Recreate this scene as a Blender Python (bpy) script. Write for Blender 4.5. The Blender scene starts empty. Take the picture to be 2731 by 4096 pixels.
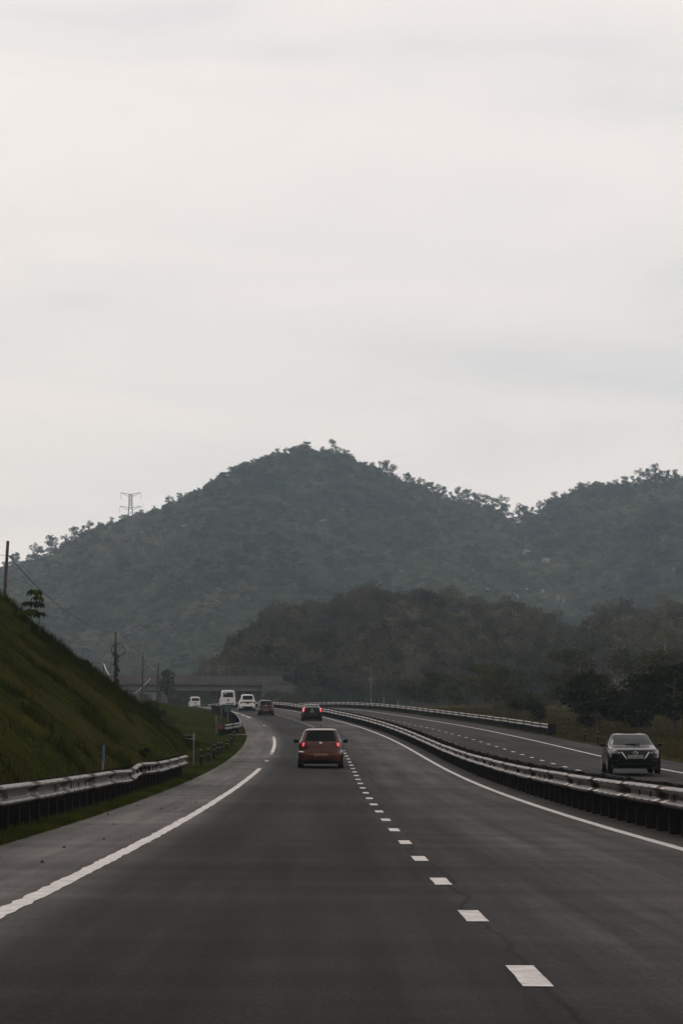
import bpy, bmesh, math, random
import numpy as np
from mathutils import Vector, Matrix
random.seed(7); RNG = np.random.default_rng(7)
scene = bpy.context.scene
C = scene.collection

# ------------------------------------------------------------------ camera, world, sun, exposure
CAM_H = 1.171
FPX, PCX, PCY, HOR = 8300.0, 1365.5, 2048.0, 3019.3      # focal length, centre and level row, in photograph pixels
PITCH = math.atan((HOR - PCY) / FPX)
cam_data = bpy.data.cameras.new('camera')
cam = bpy.data.objects.new('camera', cam_data); C.objects.link(cam)
cam.location = (0, 0, CAM_H)
cam.rotation_euler = (math.pi / 2 + PITCH, 0, 0)
cam_data.sensor_fit = 'HORIZONTAL'; cam_data.sensor_width = 36.0
cam_data.lens = FPX / 2731.0 * 36.0
cam_data.clip_start = 0.3; cam_data.clip_end = 12000
scene.camera = cam

SUN_EL, SUN_AZ = math.radians(38), math.radians(-28)       # azimuth from +Y, negative = to the left
world = bpy.data.worlds.new('World'); scene.world = world; world.use_nodes = True
nt = world.node_tree; nt.nodes.clear()
def N(tree, kind, **kw):
    n = tree.nodes.new(kind)
    for k, v in kw.items():
        if k.startswith('_'): setattr(n, k[1:], v)
        else: n.inputs[k.replace('__', ' ')].default_value = v
    return n
sky = N(nt, 'ShaderNodeTexSky'); sky.sky_type = 'NISHITA'; sky.sun_disc = False
sky.sun_elevation = SUN_EL; sky.sun_rotation = SUN_AZ; sky.dust_density = 3.0; sky.air_density = 1.5
bg_sky = N(nt, 'ShaderNodeBackground', Strength=0.07)
nt.links.new(sky.outputs[0], bg_sky.inputs[0])
tc = N(nt, 'ShaderNodeTexCoord')
mp = N(nt, 'ShaderNodeMapping'); mp.inputs['Scale'].default_value = (2.4, 1.0, 11.0); mp.inputs['Rotation'].default_value = (0, math.radians(9), 0)
nt.links.new(tc.outputs['Generated'], mp.inputs[0])
no = N(nt, 'ShaderNodeTexNoise', Scale=1.6, Detail=7.0, Roughness=0.5, Distortion=0.6)
nt.links.new(mp.outputs[0], no.inputs['Vector'])
cr = N(nt, 'ShaderNodeValToRGB')
cr.color_ramp.elements[0].position = 0.30; cr.color_ramp.elements[0].color = (0.94, 0.905, 0.895, 1)
cr.color_ramp.elements[1].position = 0.72; cr.color_ramp.elements[1].color = (1.18, 1.07, 1.01, 1)
e = cr.color_ramp.elements.new(0.5); e.color = (1.085, 1.00, 0.95, 1)
nt.links.new(no.outputs['Fac'], cr.inputs[0])
bg_cloud = N(nt, 'ShaderNodeBackground', Strength=1.0)
nt.links.new(cr.outputs[0], bg_cloud.inputs[0])
mixs = N(nt, 'ShaderNodeMixShader', Fac=0.90)
nt.links.new(bg_sky.outputs[0], mixs.inputs[1]); nt.links.new(bg_cloud.outputs[0], mixs.inputs[2])
wo = N(nt, 'ShaderNodeOutputWorld'); nt.links.new(mixs.outputs[0], wo.inputs[0])

sun_d = bpy.data.lights.new('sun', 'SUN'); sun_d.energy = 0.6; sun_d.angle = math.radians(22); sun_d.color = (1.0, 0.90, 0.82)
sun = bpy.data.objects.new('sun', sun_d); C.objects.link(sun)
sdir = Vector((math.sin(SUN_AZ) * math.cos(SUN_EL), math.cos(SUN_AZ) * math.cos(SUN_EL), math.sin(SUN_EL)))
sun.rotation_euler = sdir.to_track_quat('Z', 'Y').to_euler(); sun.location = (0, 0, 60)
vs = scene.view_settings
vs.view_transform = 'Standard'; vs.look = 'None'; vs.exposure = 0.0; vs.gamma = 1.0; vs.use_curve_mapping = False
cy = scene.cycles
cy.volume_bounces = 1; cy.max_bounces = 8; cy.diffuse_bounces = 3; cy.transparent_max_bounces = 16
cy.use_denoising = True

def pix(x, y, D):
    """photograph pixel and forward distance in metres -> point of the place"""
    u, v = (x - PCX) / FPX, (PCY - y) / FPX
    c, s = math.cos(PITCH), math.sin(PITCH)
    d = Vector((u, c - v * s, s + v * c)); d *= D / d.y
    return Vector((0, 0, CAM_H)) + d

# ------------------------------------------------------------------ helpers
def link(o, parent=None):
    C.objects.link(o)
    if parent is not None: o.parent = parent
    return o
def tag(o, label=None, cat=None, group=None, kind=None):
    for k, v in (('label', label), ('category', cat), ('group', group), ('kind', kind)):
        if v: o[k] = v
    return o
def empty(name, loc=(0, 0, 0), rz=0.0):
    o = bpy.data.objects.new(name, None); o.empty_display_size = 0.3
    o.location = loc; o.rotation_euler = (0, 0, rz); return link(o)
def mesh_from(name, verts, faces, mats, smooth=False, midx=None):
    me = bpy.data.meshes.new(name)
    me.from_pydata([tuple(v) for v in verts], [], [tuple(f) for f in faces])
    for m in (mats if isinstance(mats, (list, tuple)) else [mats]): me.materials.append(m)
    if midx is not None: me.polygons.foreach_set('material_index', np.asarray(midx, dtype=np.int32))
    if smooth: me.polygons.foreach_set('use_smooth', np.ones(len(me.polygons), dtype=bool))
    me.update(); return me
def ob(name, me, parent=None, loc=None):
    o = bpy.data.objects.new(name, me)
    if loc is not None: o.location = loc
    return link(o, parent)
def fast_mesh(name, V, F, mats, smooth=False, midx=None):
    """numpy mesh; F is (n,3) or (n,4)"""
    V = np.asarray(V, dtype=np.float32); F = np.asarray(F, dtype=np.int32)
    me = bpy.data.meshes.new(name); k = F.shape[1]
    me.vertices.add(len(V)); me.vertices.foreach_set('co', V.ravel())
    me.loops.add(F.size); me.loops.foreach_set('vertex_index', F.ravel())
    me.polygons.add(len(F)); me.polygons.foreach_set('loop_start', np.arange(0, F.size, k, dtype=np.int32))
    try: me.polygons.foreach_set('loop_total', np.full(len(F), k, dtype=np.int32))
    except Exception: pass
    for m in (mats if isinstance(mats, (list, tuple)) else [mats]): me.materials.append(m)
    if midx is not None: me.polygons.foreach_set('material_index', np.asarray(midx, dtype=np.int32))
    if smooth: me.polygons.foreach_set('use_smooth', np.ones(len(F), dtype=bool))
    me.update(calc_edges=True); me.validate(); return me
class MB:
    def __init__(s): s.v, s.f = [], []
    def box(s, c, d, R=None):
        i = len(s.v)
        for x in (-.5, .5):
            for y in (-.5, .5):
                for z in (-.5, .5):
                    p = Vector((x * d[0], y * d[1], z * d[2]))
                    if R is not None: p = R @ p
                    s.v.append(Vector(c) + p)
        s.f += [(i, i+1, i+3, i+2), (i+4, i+6, i+7, i+5), (i, i+4, i+5, i+1), (i+2, i+3, i+7, i+6), (i, i+2, i+6, i+4), (i+1, i+5, i+7, i+3)]
        return s
    def tube(s, pts, rad, n=8, cap=True):
        pts = [Vector(p) for p in pts]
        if not isinstance(rad, (list, tuple)): rad = [rad] * len(pts)
        i = len(s.v)
        for k, p in enumerate(pts):
            t = (pts[min(k+1, len(pts)-1)] - pts[max(k-1, 0)]).normalized()
            a = t.cross(Vector((0.31, 0.95, 0.12)) if abs(t.y) < .9 else Vector((1, 0, 0))).normalized(); b = t.cross(a)
            for j in range(n):
                w = 2 * math.pi * j / n
                s.v.append(p + (a * math.cos(w) + b * math.sin(w)) * rad[k])
        for k in range(len(pts) - 1):
            for j in range(n):
                s.f.append((i + k*n + j, i + k*n + (j+1) % n, i + (k+1)*n + (j+1) % n, i + (k+1)*n + j))
        if cap:
            s.f.append(tuple(i + j for j in range(n))[::-1]); s.f.append(tuple(i + (len(pts)-1)*n + j for j in range(n)))
        return s
    def mesh(s, name, m, smooth=False): return mesh_from(name, s.v, s.f, m, smooth)
    def build(s, name, m, parent=None, loc=None, smooth=False): return ob(name, s.mesh(name, m, smooth), parent, loc)

def vnoise(x, y, seed=0):
    """smooth lattice noise in -1..1"""
    x = np.asarray(x, dtype=float); y = np.asarray(y, dtype=float)
    xi = np.floor(x).astype(np.int64); yi = np.floor(y).astype(np.int64); fx = x - xi; fy = y - yi
    def h(a, b):
        n = (a * 374761393 + b * 668265263 + seed * 974711) & 0xffffffff
        n = ((n ^ (n >> 13)) * 1274126177) & 0xffffffff
        return ((n ^ (n >> 16)) & 0xffff) / 32767.5 - 1
    ux, uy = fx*fx*(3-2*fx), fy*fy*(3-2*fy)
    return (h(xi, yi)*(1-ux) + h(xi+1, yi)*ux)*(1-uy) + (h(xi, yi+1)*(1-ux) + h(xi+1, yi+1)*ux)*uy
def fbm(x, y, seed=0, o=4):
    r = 0; a = 1.0; t = 0
    for k in range(o): r = r + a * vnoise(np.asarray(x) * 2**k, np.asarray(y) * 2**k, seed + k); t += a; a *= .5
    return r / t
def sstep(a, b, x):
    t = np.clip((np.asarray(x, dtype=float) - a) / (b - a), 0, 1); return t*t*(3-2*t)

# ------------------------------------------------------------------ materials
def mat(name, col, rough=0.6, metal=0.0, var=0.0, scale=4.0, col2=None, coat=0.0, spec=0.5, emit=None, estr=0.0, bump=0.0, coord='Object', stretch=None, detail=5.0, rnd=0.0):
    m = bpy.data.materials.new(name); m.use_nodes = True; t = m.node_tree; b = t.nodes['Principled BSDF']
    b.inputs['Roughness'].default_value = rough; b.inputs['Metallic'].default_value = metal
    b.inputs['Coat Weight'].default_value = coat; b.inputs['Coat Roughness'].default_value = 0.03; b.inputs['Specular IOR Level'].default_value = spec
    c4 = (*col, 1)
    if col2 is None: col2 = tuple(c * (1 - var) for c in col)
    co = N(t, 'ShaderNodeTexCoord'); vec = co.outputs[coord]
    if stretch:
        mpn = N(t, 'ShaderNodeMapping'); mpn.inputs['Scale'].default_value = stretch; t.links.new(vec, mpn.inputs[0]); vec = mpn.outputs[0]
    nz = N(t, 'ShaderNodeTexNoise', Scale=scale, Detail=detail, Roughness=0.6); t.links.new(vec, nz.inputs['Vector'])
    mx = N(t, 'ShaderNodeMix'); mx.data_type = 'RGBA'
    mx.inputs[6].default_value = (*col2, 1); mx.inputs[7].default_value = c4
    rp = N(t, 'ShaderNodeMapRange'); rp.inputs[1].default_value = .36; rp.inputs[2].default_value = .64
    t.links.new(nz.outputs['Fac'], rp.inputs[0]); t.links.new(rp.outputs[0], mx.inputs[0])
    out = mx.outputs[2]
    if rnd:
        oi = N(t, 'ShaderNodeObjectInfo'); hs = N(t, 'ShaderNodeHueSaturation')
        mr = N(t, 'ShaderNodeMapRange'); mr.inputs[3].default_value = 1 - rnd; mr.inputs[4].default_value = 1 + rnd
        t.links.new(oi.outputs['Random'], mr.inputs[0]); t.links.new(mr.outputs[0], hs.inputs['Value']); t.links.new(out, hs.inputs['Color']); out = hs.outputs[0]
    t.links.new(out, b.inputs['Base Color'])
    if bump:
        bp = N(t, 'ShaderNodeBump', Strength=bump, Distance=0.02); t.links.new(nz.outputs['Fac'], bp.inputs['Height']); t.links.new(bp.outputs[0], b.inputs['Normal'])
    if emit: b.inputs['Emission Color'].default_value = (*emit, 1); b.inputs['Emission Strength'].default_value = estr
    return m
def leaf_mat(name, c1, c2, scale=0.6, rnd=0.3, transl=0.25, c3=None):
    m = bpy.data.materials.new(name); m.use_nodes = True; t = m.node_tree; t.nodes.clear()
    g = N(t, 'ShaderNodeNewGeometry'); nz = N(t, 'ShaderNodeTexNoise', Scale=scale, Detail=3.0); t.links.new(g.outputs['Position'], nz.inputs['Vector'])
    oi = N(t, 'ShaderNodeObjectInfo')
    rp = N(t, 'ShaderNodeMapRange'); rp.inputs[1].default_value = .33; rp.inputs[2].default_value = .67; t.links.new(nz.outputs['Fac'], rp.inputs[0])
    mx = N(t, 'ShaderNodeMix'); mx.data_type = 'RGBA'; mx.inputs[6].default_value = (*c1, 1); mx.inputs[7].default_value = (*c2, 1); t.links.new(rp.outputs[0], mx.inputs[0])
    out = mx.outputs[2]
    if c3:      # broad stands of another tint
        nb = N(t, 'ShaderNodeTexNoise', Scale=0.012, Detail=3.0); t.links.new(g.outputs['Position'], nb.inputs['Vector'])
        rb = N(t, 'ShaderNodeMapRange'); rb.inputs[1].default_value = .45; rb.inputs[2].default_value = .68; t.links.new(nb.outputs['Fac'], rb.inputs[0])
        m3 = N(t, 'ShaderNodeMix'); m3.data_type = 'RGBA'; m3.inputs[7].default_value = (*c3, 1); t.links.new(out, m3.inputs[6]); t.links.new(rb.outputs[0], m3.inputs[0]); out = m3.outputs[2]
    hs = N(t, 'ShaderNodeHueSaturation'); mr = N(t, 'ShaderNodeMapRange'); mr.inputs[3].default_value = 1 - rnd; mr.inputs[4].default_value = 1 + rnd
    t.links.new(oi.outputs['Random'], mr.inputs[0]); t.links.new(mr.outputs[0], hs.inputs['Value']); t.links.new(out, hs.inputs['Color'])
    d = N(t, 'ShaderNodeBsdfDiffuse'); tr = N(t, 'ShaderNodeBsdfTranslucent'); ms = N(t, 'ShaderNodeMixShader', Fac=transl); o = N(t, 'ShaderNodeOutputMaterial')
    t.links.new(hs.outputs[0], d.inputs[0]); t.links.new(hs.outputs[0], tr.inputs[0]); t.links.new(d.outputs[0], ms.inputs[1]); t.links.new(tr.outputs[0], ms.inputs[2]); t.links.new(ms.outputs[0], o.inputs[0])
    return m

M = {}
M['paint_white'] = mat('road_paint', (0.56, 0.525, 0.50), 0.6, var=0.45, scale=7, detail=10)
M['paint_worn'] = mat('worn_road_paint', (0.62, 0.58, 0.55), 0.6, var=0.5, scale=3, detail=8)
M['galv'] = mat('galvanised_steel', (0.105, 0.091, 0.082), 0.34, metal=0.95, col2=(0.055, 0.047, 0.042), scale=1.1, detail=6)
M['galv_dull'] = mat('dull_galvanised_steel', (0.15, 0.145, 0.142), 0.6, metal=0.2, var=0.4, scale=3)
M['post'] = mat('guardrail_post', (0.012, 0.0115, 0.011), 0.9, var=0.4, scale=6, spec=0.08)
M['bolt'] = mat('bolt_steel', (0.10, 0.095, 0.09), 0.5, metal=0.5)
M['reflector'] = mat('reflector', (0.14, 0.135, 0.125), 0.35, var=0.2)
M['concrete'] = mat('concrete', (0.20, 0.19, 0.18), 0.85, var=0.35, scale=0.8, bump=0.2)
M['concrete_dark'] = mat('dark_concrete', (0.070, 0.066, 0.062), 0.85, var=0.45, scale=0.7, bump=0.2)
M['parapet'] = mat('parapet_concrete', (0.085, 0.074, 0.064), 0.85, var=0.3, scale=0.5)
M['girder'] = mat('girder_concrete', (0.125, 0.118, 0.11), 0.85, var=0.3, scale=0.6)
M['fence_steel'] = mat('fence_steel', (0.10, 0.11, 0.11), 0.6, metal=0.3)
M['wood'] = mat('pole_wood', (0.055, 0.042, 0.033), 0.85, var=0.5, scale=8, stretch=(1, 1, 0.1), bump=0.3)
M['black'] = mat('black_plastic', (0.010, 0.010, 0.010), 0.6, spec=0.15)
M['cable'] = mat('cable_black', (0.02, 0.02, 0.02), 0.6)
M['wire_light'] = mat('bright_wire', (0.6, 0.58, 0.55), 0.35, metal=0.5)
M['deline'] = mat('marker_post_black', (0.012, 0.012, 0.012), 0.8, spec=0.1)
M['white'] = mat('white_plastic', (0.40, 0.39, 0.375), 0.5, var=0.2)
M['grey'] = mat('grey_steel', (0.13, 0.133, 0.133), 0.55, var=0.3)
M['blue_grey'] = mat('blue_marker', (0.05, 0.085, 0.16), 0.55, var=0.3)
M['sign_green'] = mat('sign_green', (0.008, 0.038, 0.036), 0.5, var=0.15)
M['sign_text'] = mat('sign_lettering', (0.03, 0.075, 0.07), 0.5)
M['sign_red'] = mat('sign_red', (0.13, 0.028, 0.02), 0.6, var=0.3, scale=9)
M['sign_black'] = mat('sign_black', (0.02, 0.018, 0.017), 0.6)
M['rock'] = mat('granite_boulder', (0.22, 0.185, 0.165), 0.9, col2=(0.09, 0.08, 0.075), scale=0.25, detail=8, bump=0.5)
M['tyre'] = mat('tyre_rubber', (0.010, 0.010, 0.010), 0.85, spec=0.15)
M['rim'] = mat('wheel_rim', (0.30, 0.30, 0.30), 0.35, metal=0.8)
M['glass'] = mat('tinted_glass', (0.004, 0.005, 0.0055), 0.05, spec=0.08)
M['glass_front'] = mat('windscreen_glass', (0.012, 0.015, 0.017), 0.05, spec=0.09)
M['chrome'] = mat('chrome', (0.35, 0.35, 0.35), 0.3, metal=1.0)
M['lamp_dark'] = mat('unlit_tail_lamp', (0.045, 0.012, 0.012), 0.35)
M['lamp_lit'] = mat('lit_tail_lamp', (0.6, 0.03, 0.04), 0.3, emit=(1.0, 0.07, 0.09), estr=1.1)
M['headlamp'] = mat('headlamp_glass', (0.03, 0.032, 0.035), 0.2, spec=0.5)
M['plate_yellow'] = mat('yellow_number_plate', (0.13, 0.045, 0.012), 0.5, var=0.3, scale=14)
M['plate_white'] = mat('white_number_plate', (0.20, 0.195, 0.185), 0.5)
M['trunk_pale'] = mat('pale_bark', (0.20, 0.185, 0.17), 0.9, var=0.3, scale=3)
M['bark'] = mat('dark_bark', (0.060, 0.048, 0.040), 0.9, var=0.4, scale=6)
M['soil'] = mat('bare_soil', (0.070, 0.054, 0.044), 1.0, var=0.4, scale=2, spec=0.0)
M['leaf_hill'] = leaf_mat('hill_foliage', (0.010, 0.018, 0.010), (0.066, 0.086, 0.044), 0.05, 0.7, 0.2, c3=(0.118, 0.114, 0.066))
M['leaf_scrub'] = leaf_mat('hill_scrub', (0.040, 0.052, 0.027), (0.105, 0.112, 0.062), 0.08, 0.5, 0.2)
M['leaf_wood'] = leaf_mat('wood_foliage', (0.024, 0.028, 0.020), (0.090, 0.078, 0.048), 0.07, 0.5, 0.2)
M['leaf_dark'] = leaf_mat('dark_foliage', (0.008, 0.011, 0.006), (0.020, 0.024, 0.011), 0.7, 0.2, 0.15)
M['leaf_olive'] = leaf_mat('olive_foliage', (0.026, 0.030, 0.016), (0.056, 0.056, 0.030), 0.5, 0.3, 0.2)
M['leaf_young'] = leaf_mat('young_leaves', (0.020, 0.040, 0.012), (0.050, 0.075, 0.022), 3.0, 0.1, 0.25)
M['leaf_plum'] = leaf_mat('plum_leaves', (0.022, 0.018, 0.018), (0.035, 0.028, 0.026), 3.0, 0.1, 0.1)
M['grass'] = leaf_mat('grass_blades', (0.022, 0.032, 0.007), (0.062, 0.072, 0.018), 0.5, 0.0, 0.25)
M['grass_dry'] = leaf_mat('dry_grass_blades', (0.026, 0.027, 0.009), (0.060, 0.042, 0.016), 0.35, 0.0, 0.2)
M['grass_slope'] = leaf_mat('slope_grass', (0.011, 0.015, 0.004), (0.030, 0.036, 0.008), 0.16, 0.0, 0.2)

def ground_mat(name, ca, cb, cc, s1, s2):
    m = bpy.data.materials.new(name); m.use_nodes = True; t = m.node_tree; b = t.nodes['Principled BSDF']; b.inputs['Roughness'].default_value = 1.0; b.inputs['Specular IOR Level'].default_value = 0.0
    g = N(t, 'ShaderNodeNewGeometry')
    n1 = N(t, 'ShaderNodeTexNoise', Scale=s1, Detail=6.0); n2 = N(t, 'ShaderNodeTexNoise', Scale=s2, Detail=6.0, Roughness=0.7)
    for n in (n1, n2): t.links.new(g.outputs['Position'], n.inputs['Vector'])
    a = N(t, 'ShaderNodeMix'); a.data_type = 'RGBA'; a.inputs[6].default_value = (*ca, 1); a.inputs[7].default_value = (*cb, 1)
    r1 = N(t, 'ShaderNodeMapRange'); r1.inputs[1].default_value = .35; r1.inputs[2].default_value = .65; t.links.new(n2.outputs['Fac'], r1.inputs[0]); t.links.new(r1.outputs[0], a.inputs[0])
    c = N(t, 'ShaderNodeMix'); c.data_type = 'RGBA'; c.inputs[7].default_value = (*cc, 1); t.links.new(a.outputs[2], c.inputs[6])
    r2 = N(t, 'ShaderNodeMapRange'); r2.inputs[1].default_value = .48; r2.inputs[2].default_value = .7; t.links.new(n1.outputs['Fac'], r2.inputs[0]); t.links.new(r2.outputs[0], c.inputs[0])
    t.links.new(c.outputs[2], b.inputs['Base Color'])
    bp = N(t, 'ShaderNodeBump', Strength=0.5, Distance=0.06); t.links.new(n2.outputs['Fac'], bp.inputs['Height']); t.links.new(bp.outputs[0], b.inputs['Normal'])
    return m
M['bank'] = ground_mat('grassy_soil', (0.011, 0.0145, 0.004), (0.029, 0.034, 0.008), (0.036, 0.028, 0.010), 0.16, 0.7)
M['verge'] = ground_mat('verge_grass', (0.018, 0.020, 0.008), (0.036, 0.036, 0.012), (0.050, 0.036, 0.016), 0.10, 1.2)
M['field'] = ground_mat('field', (0.018, 0.020, 0.010), (0.028, 0.028, 0.014), (0.032, 0.026, 0.016), 0.01, 0.2)
M['hillground'] = ground_mat('hill_undergrowth', (0.020, 0.026, 0.015), (0.038, 0.044, 0.022), (0.055, 0.048, 0.028), 0.01, 0.12)

def asphalt_mat():
    m = bpy.data.materials.new('asphalt'); m.use_nodes = True; t = m.node_tree; b = t.nodes['Principled BSDF']; L = t.links.new
    uv = N(t, 'ShaderNodeUVMap'); uv.uv_map = 'lane'
    sp = N(t, 'ShaderNodeSeparateXYZ'); L(uv.outputs[0], sp.inputs[0])          # x = metres right of the lane line, y = metres along
    g = N(t, 'ShaderNodeNewGeometry')
    big = N(t, 'ShaderNodeTexNoise', Scale=0.10, Detail=5.0); L(g.outputs['Position'], big.inputs['Vector'])
    mpn = N(t, 'ShaderNodeMapping'); mpn.inputs['Scale'].default_value = (1.6, 0.05, 1); L(uv.outputs[0], mpn.inputs[0])
    streak = N(t, 'ShaderNodeTexNoise', Scale=1.0, Detail=6.0, Roughness=0.65); L(mpn.outputs[0], streak.inputs['Vector'])
    mp2 = N(t, 'ShaderNodeMapping'); mp2.inputs['Scale'].default_value = (0.12, 0.9, 1); L(uv.outputs[0], mp2.inputs[0])
    cross = N(t, 'ShaderNodeTexNoise', Scale=1.0, Detail=4.0, Roughness=0.6); L(mp2.outputs[0], cross.inputs['Vector'])
    fine = N(t, 'ShaderNodeTexNoise', Scale=32.0, Detail=5.0, Roughness=0.8); L(g.outputs['Position'], fine.inputs['Vector'])
    # surfacing across the width: pale worn shoulder, dark slow lane, greyer fast lane
    wob = N(t, 'ShaderNodeMath', _operation='MULTIPLY_ADD'); L(streak.outputs['Fac'], wob.inputs[0]); wob.inputs[1].default_value = 0.9; L(sp.outputs[0], wob.inputs[2])
    mr = N(t, 'ShaderNodeMapRange'); mr.inputs[1].default_value = -6.0; mr.inputs[2].default_value = 15.0; L(wob.outputs[0], mr.inputs[0])
    rp = N(t, 'ShaderNodeValToRGB'); cr = rp.color_ramp; cr.interpolation = 'LINEAR'
    def at(o): return (o + 0.45 + 6.0) / 21.0
    stops = [(-5.1, (0.098, 0.092, 0.088)), (-3.5, (0.088, 0.083, 0.080)), (-2.9, (0.027, 0.026, 0.0255)), (-2.3, (0.021, 0.0206, 0.0203)), (-1.5, (0.025, 0.0245, 0.024)), (-0.7, (0.021, 0.0206, 0.0203)), (0.4, (0.034, 0.033, 0.032)), (1.2, (0.046, 0.0445, 0.043)),
             (1.8, (0.054, 0.0515, 0.050)), (3.5, (0.058, 0.055, 0.053)), (4.1, (0.026, 0.025, 0.024)), (5.4, (0.027, 0.026, 0.025)), (8.5, (0.029, 0.028, 0.027)), (14.0, (0.034, 0.032, 0.030))]
    cr.elements[0].position = at(stops[0][0]); cr.elements[0].color = (*stops[0][1], 1); cr.elements[1].position = at(stops[-1][0]); cr.elements[1].color = (*stops[-1][1], 1)
    for o, c in stops[1:-1]: e = cr.elements.new(at(o)); e.color = (*c, 1)
    L(mr.outputs[0], rp.inputs[0])
    v = None
    for src, lo, hi in ((big, .66, 1.32), (streak, .54, 1.46), (cross, .80, 1.22), (fine, .50, 1.55)):
        q = N(t, 'ShaderNodeMapRange'); q.inputs[1].default_value = .3; q.inputs[2].default_value = .7; q.inputs[3].default_value = lo; q.inputs[4].default_value = hi; L(src.outputs['Fac'], q.inputs[0])
        if v is None: v = q.outputs[0]
        else:
            k = N(t, 'ShaderNodeMath', _operation='MULTIPLY'); L(v, k.inputs[0]); L(q.outputs[0], k.inputs[1]); v = k.outputs[0]
    # tar-filled crack that wanders beside the lane line
    cn = N(t, 'ShaderNodeTexNoise', Scale=0.22, Detail=4.0); cn.noise_dimensions = '1D'; L(sp.outputs[1], cn.inputs['W'])
    c1 = N(t, 'ShaderNodeMath', _operation='MULTIPLY_ADD'); L(cn.outputs['Fac'], c1.inputs[0]); c1.inputs[1].default_value = -0.7; L(sp.outputs[0], c1.inputs[2])
    c2 = N(t, 'ShaderNodeMath', _operation='ADD'); L(c1.outputs[0], c2.inputs[0]); c2.inputs[1].default_value = 0.28
    c3 = N(t, 'ShaderNodeMath', _operation='ABSOLUTE'); L(c2.outputs[0], c3.inputs[0])
    c4 = N(t, 'ShaderNodeMapRange'); c4.inputs[1].default_value = 0.008; c4.inputs[2].default_value = 0.035; c4.inputs[3].default_value = 0.62; c4.inputs[4].default_value = 1.0; L(c3.outputs[0], c4.inputs[0])
    k = N(t, 'ShaderNodeMath', _operation='MULTIPLY'); L(v, k.inputs[0]); L(c4.outputs[0], k.inputs[1]); v = k.outputs[0]
    hs = N(t, 'ShaderNodeHueSaturation'); L(rp.outputs[0], hs.inputs['Color']); L(v, hs.inputs['Value']); L(hs.outputs[0], b.inputs['Base Color'])
    rr = N(t, 'ShaderNodeMapRange'); rr.inputs[3].default_value = 0.72; rr.inputs[4].default_value = 0.92; L(streak.outputs['Fac'], rr.inputs[0]); L(rr.outputs[0], b.inputs['Roughness'])
    b.inputs['Specular IOR Level'].default_value = 0.03
    bp = N(t, 'ShaderNodeBump', Strength=0.6, Distance=0.008); L(fine.outputs['Fac'], bp.inputs['Height']); L(bp.outputs[0], b.inputs['Normal'])
    return m
M['asphalt'] = asphalt_mat()

# ------------------------------------------------------------------ the road's course (plan, rise) measured from the lane line
KS = 0.958
_s = np.arange(-30, 430.1, 0.5)
_kn = np.array([-30, 0, 30, 60, 90, 120, 150, 180, 220, 260, 330, 430.])
_kp = np.interp(_s, _kn, np.array([.06, .06, .02, -.14, .38, .97, .73, .83, .70, .85, .95, .95]) * 1e-3)
_vn = np.array([-30, 0, 30, 60, 90, 120, 150, 180, 225, 240, 345, 355, 430.])
_vp = np.interp(_s, _vn, np.array([0, -1.6, 3.8, 3.7, 4.6, 1.3, -.7, .8, 0, -3.0, -3.0, 0, 0]) * 1e-4)
def _cum(a): return np.concatenate([[0], np.cumsum((a[1:] + a[:-1]) / 2 * 0.5)])
i0 = 60
_th = _cum(_kp); _th = _th - _th[i0] + 0.00832
_X = _cum(-np.sin(_th)); _X = _X - _X[i0] + 1.14556
_Y = _cum(np.cos(_th)); _Y = _Y - _Y[i0]
_g = _cum(_vp); _g = _g - _g[i0]
_Z = _cum(_g); _Z = _Z - _Z[i0]
RS, RX, RY, RZ, RT = _s * KS, _X * KS, _Y * KS, _Z * KS, _th
def road(s, o, dz=0.0):
    s = np.asarray(s, dtype=float); o = np.asarray(o, dtype=float)
    x = np.interp(s, RS, RX); y = np.interp(s, RS, RY); z = np.interp(s, RS, RZ); th = np.interp(s, RS, RT)
    bank = np.interp(s, [0, 115, 270], [-.0073, -.0055, -.003])
    return np.stack([x + np.cos(th) * o, y + np.sin(th) * o, z + bank * np.clip(o, -6, 15) + dz], -1)
def RP(s, o, dz=0.0): return Vector(road(s, o, dz))
def heading(s): return float(np.interp(s, RS, RT))
W_LANE, OPP, DASH_P, DASH_0 = 3.45, 8.36, 4.170, 11.296
GRASS_L, EDGE_R = -5.13, 14.1

def strip(name, ss, oo, m, parent=None, dz=0.0, uv=False, zfun=None, smooth=True):
    ss, oo = np.asarray(ss, float), np.asarray(oo, float)
    A, B = np.meshgrid(ss, oo, indexing='ij')
    P = road(A, B, dz)
    if zfun is not None: P[..., 2] = zfun(A, B)
    n, k = A.shape; V = P.reshape(-1, 3)
    I = np.arange(n*k).reshape(n, k)
    F = np.stack([I[:-1, :-1], I[:-1, 1:], I[1:, 1:], I[1:, :-1]], -1).reshape(-1, 4)
    me = fast_mesh(name, V, F, m, smooth)
    if uv:
        l = me.uv_layers.new(name='lane'); idx = np.empty(len(me.loops), np.int32); me.loops.foreach_get('vertex_index', idx)
        l.data.foreach_set('uv', np.stack([B.ravel()[idx], A.ravel()[idx]], -1).astype(np.float32).ravel())
    return ob(name, me, parent)
s_axis = np.concatenate([np.arange(-20, 120, 1.0), np.arange(120, 405, 2.0)])
road_ob = tag(strip('road', s_axis, np.concatenate([[GRASS_L - .25, GRASS_L, -4.3, -3.45, -2.6], np.arange(-1.7, 14.2, 0.9), [EDGE_R + .2]]), M['asphalt'], uv=True), 'two carriageway asphalt highway curving left uphill', kind='structure')

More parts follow.
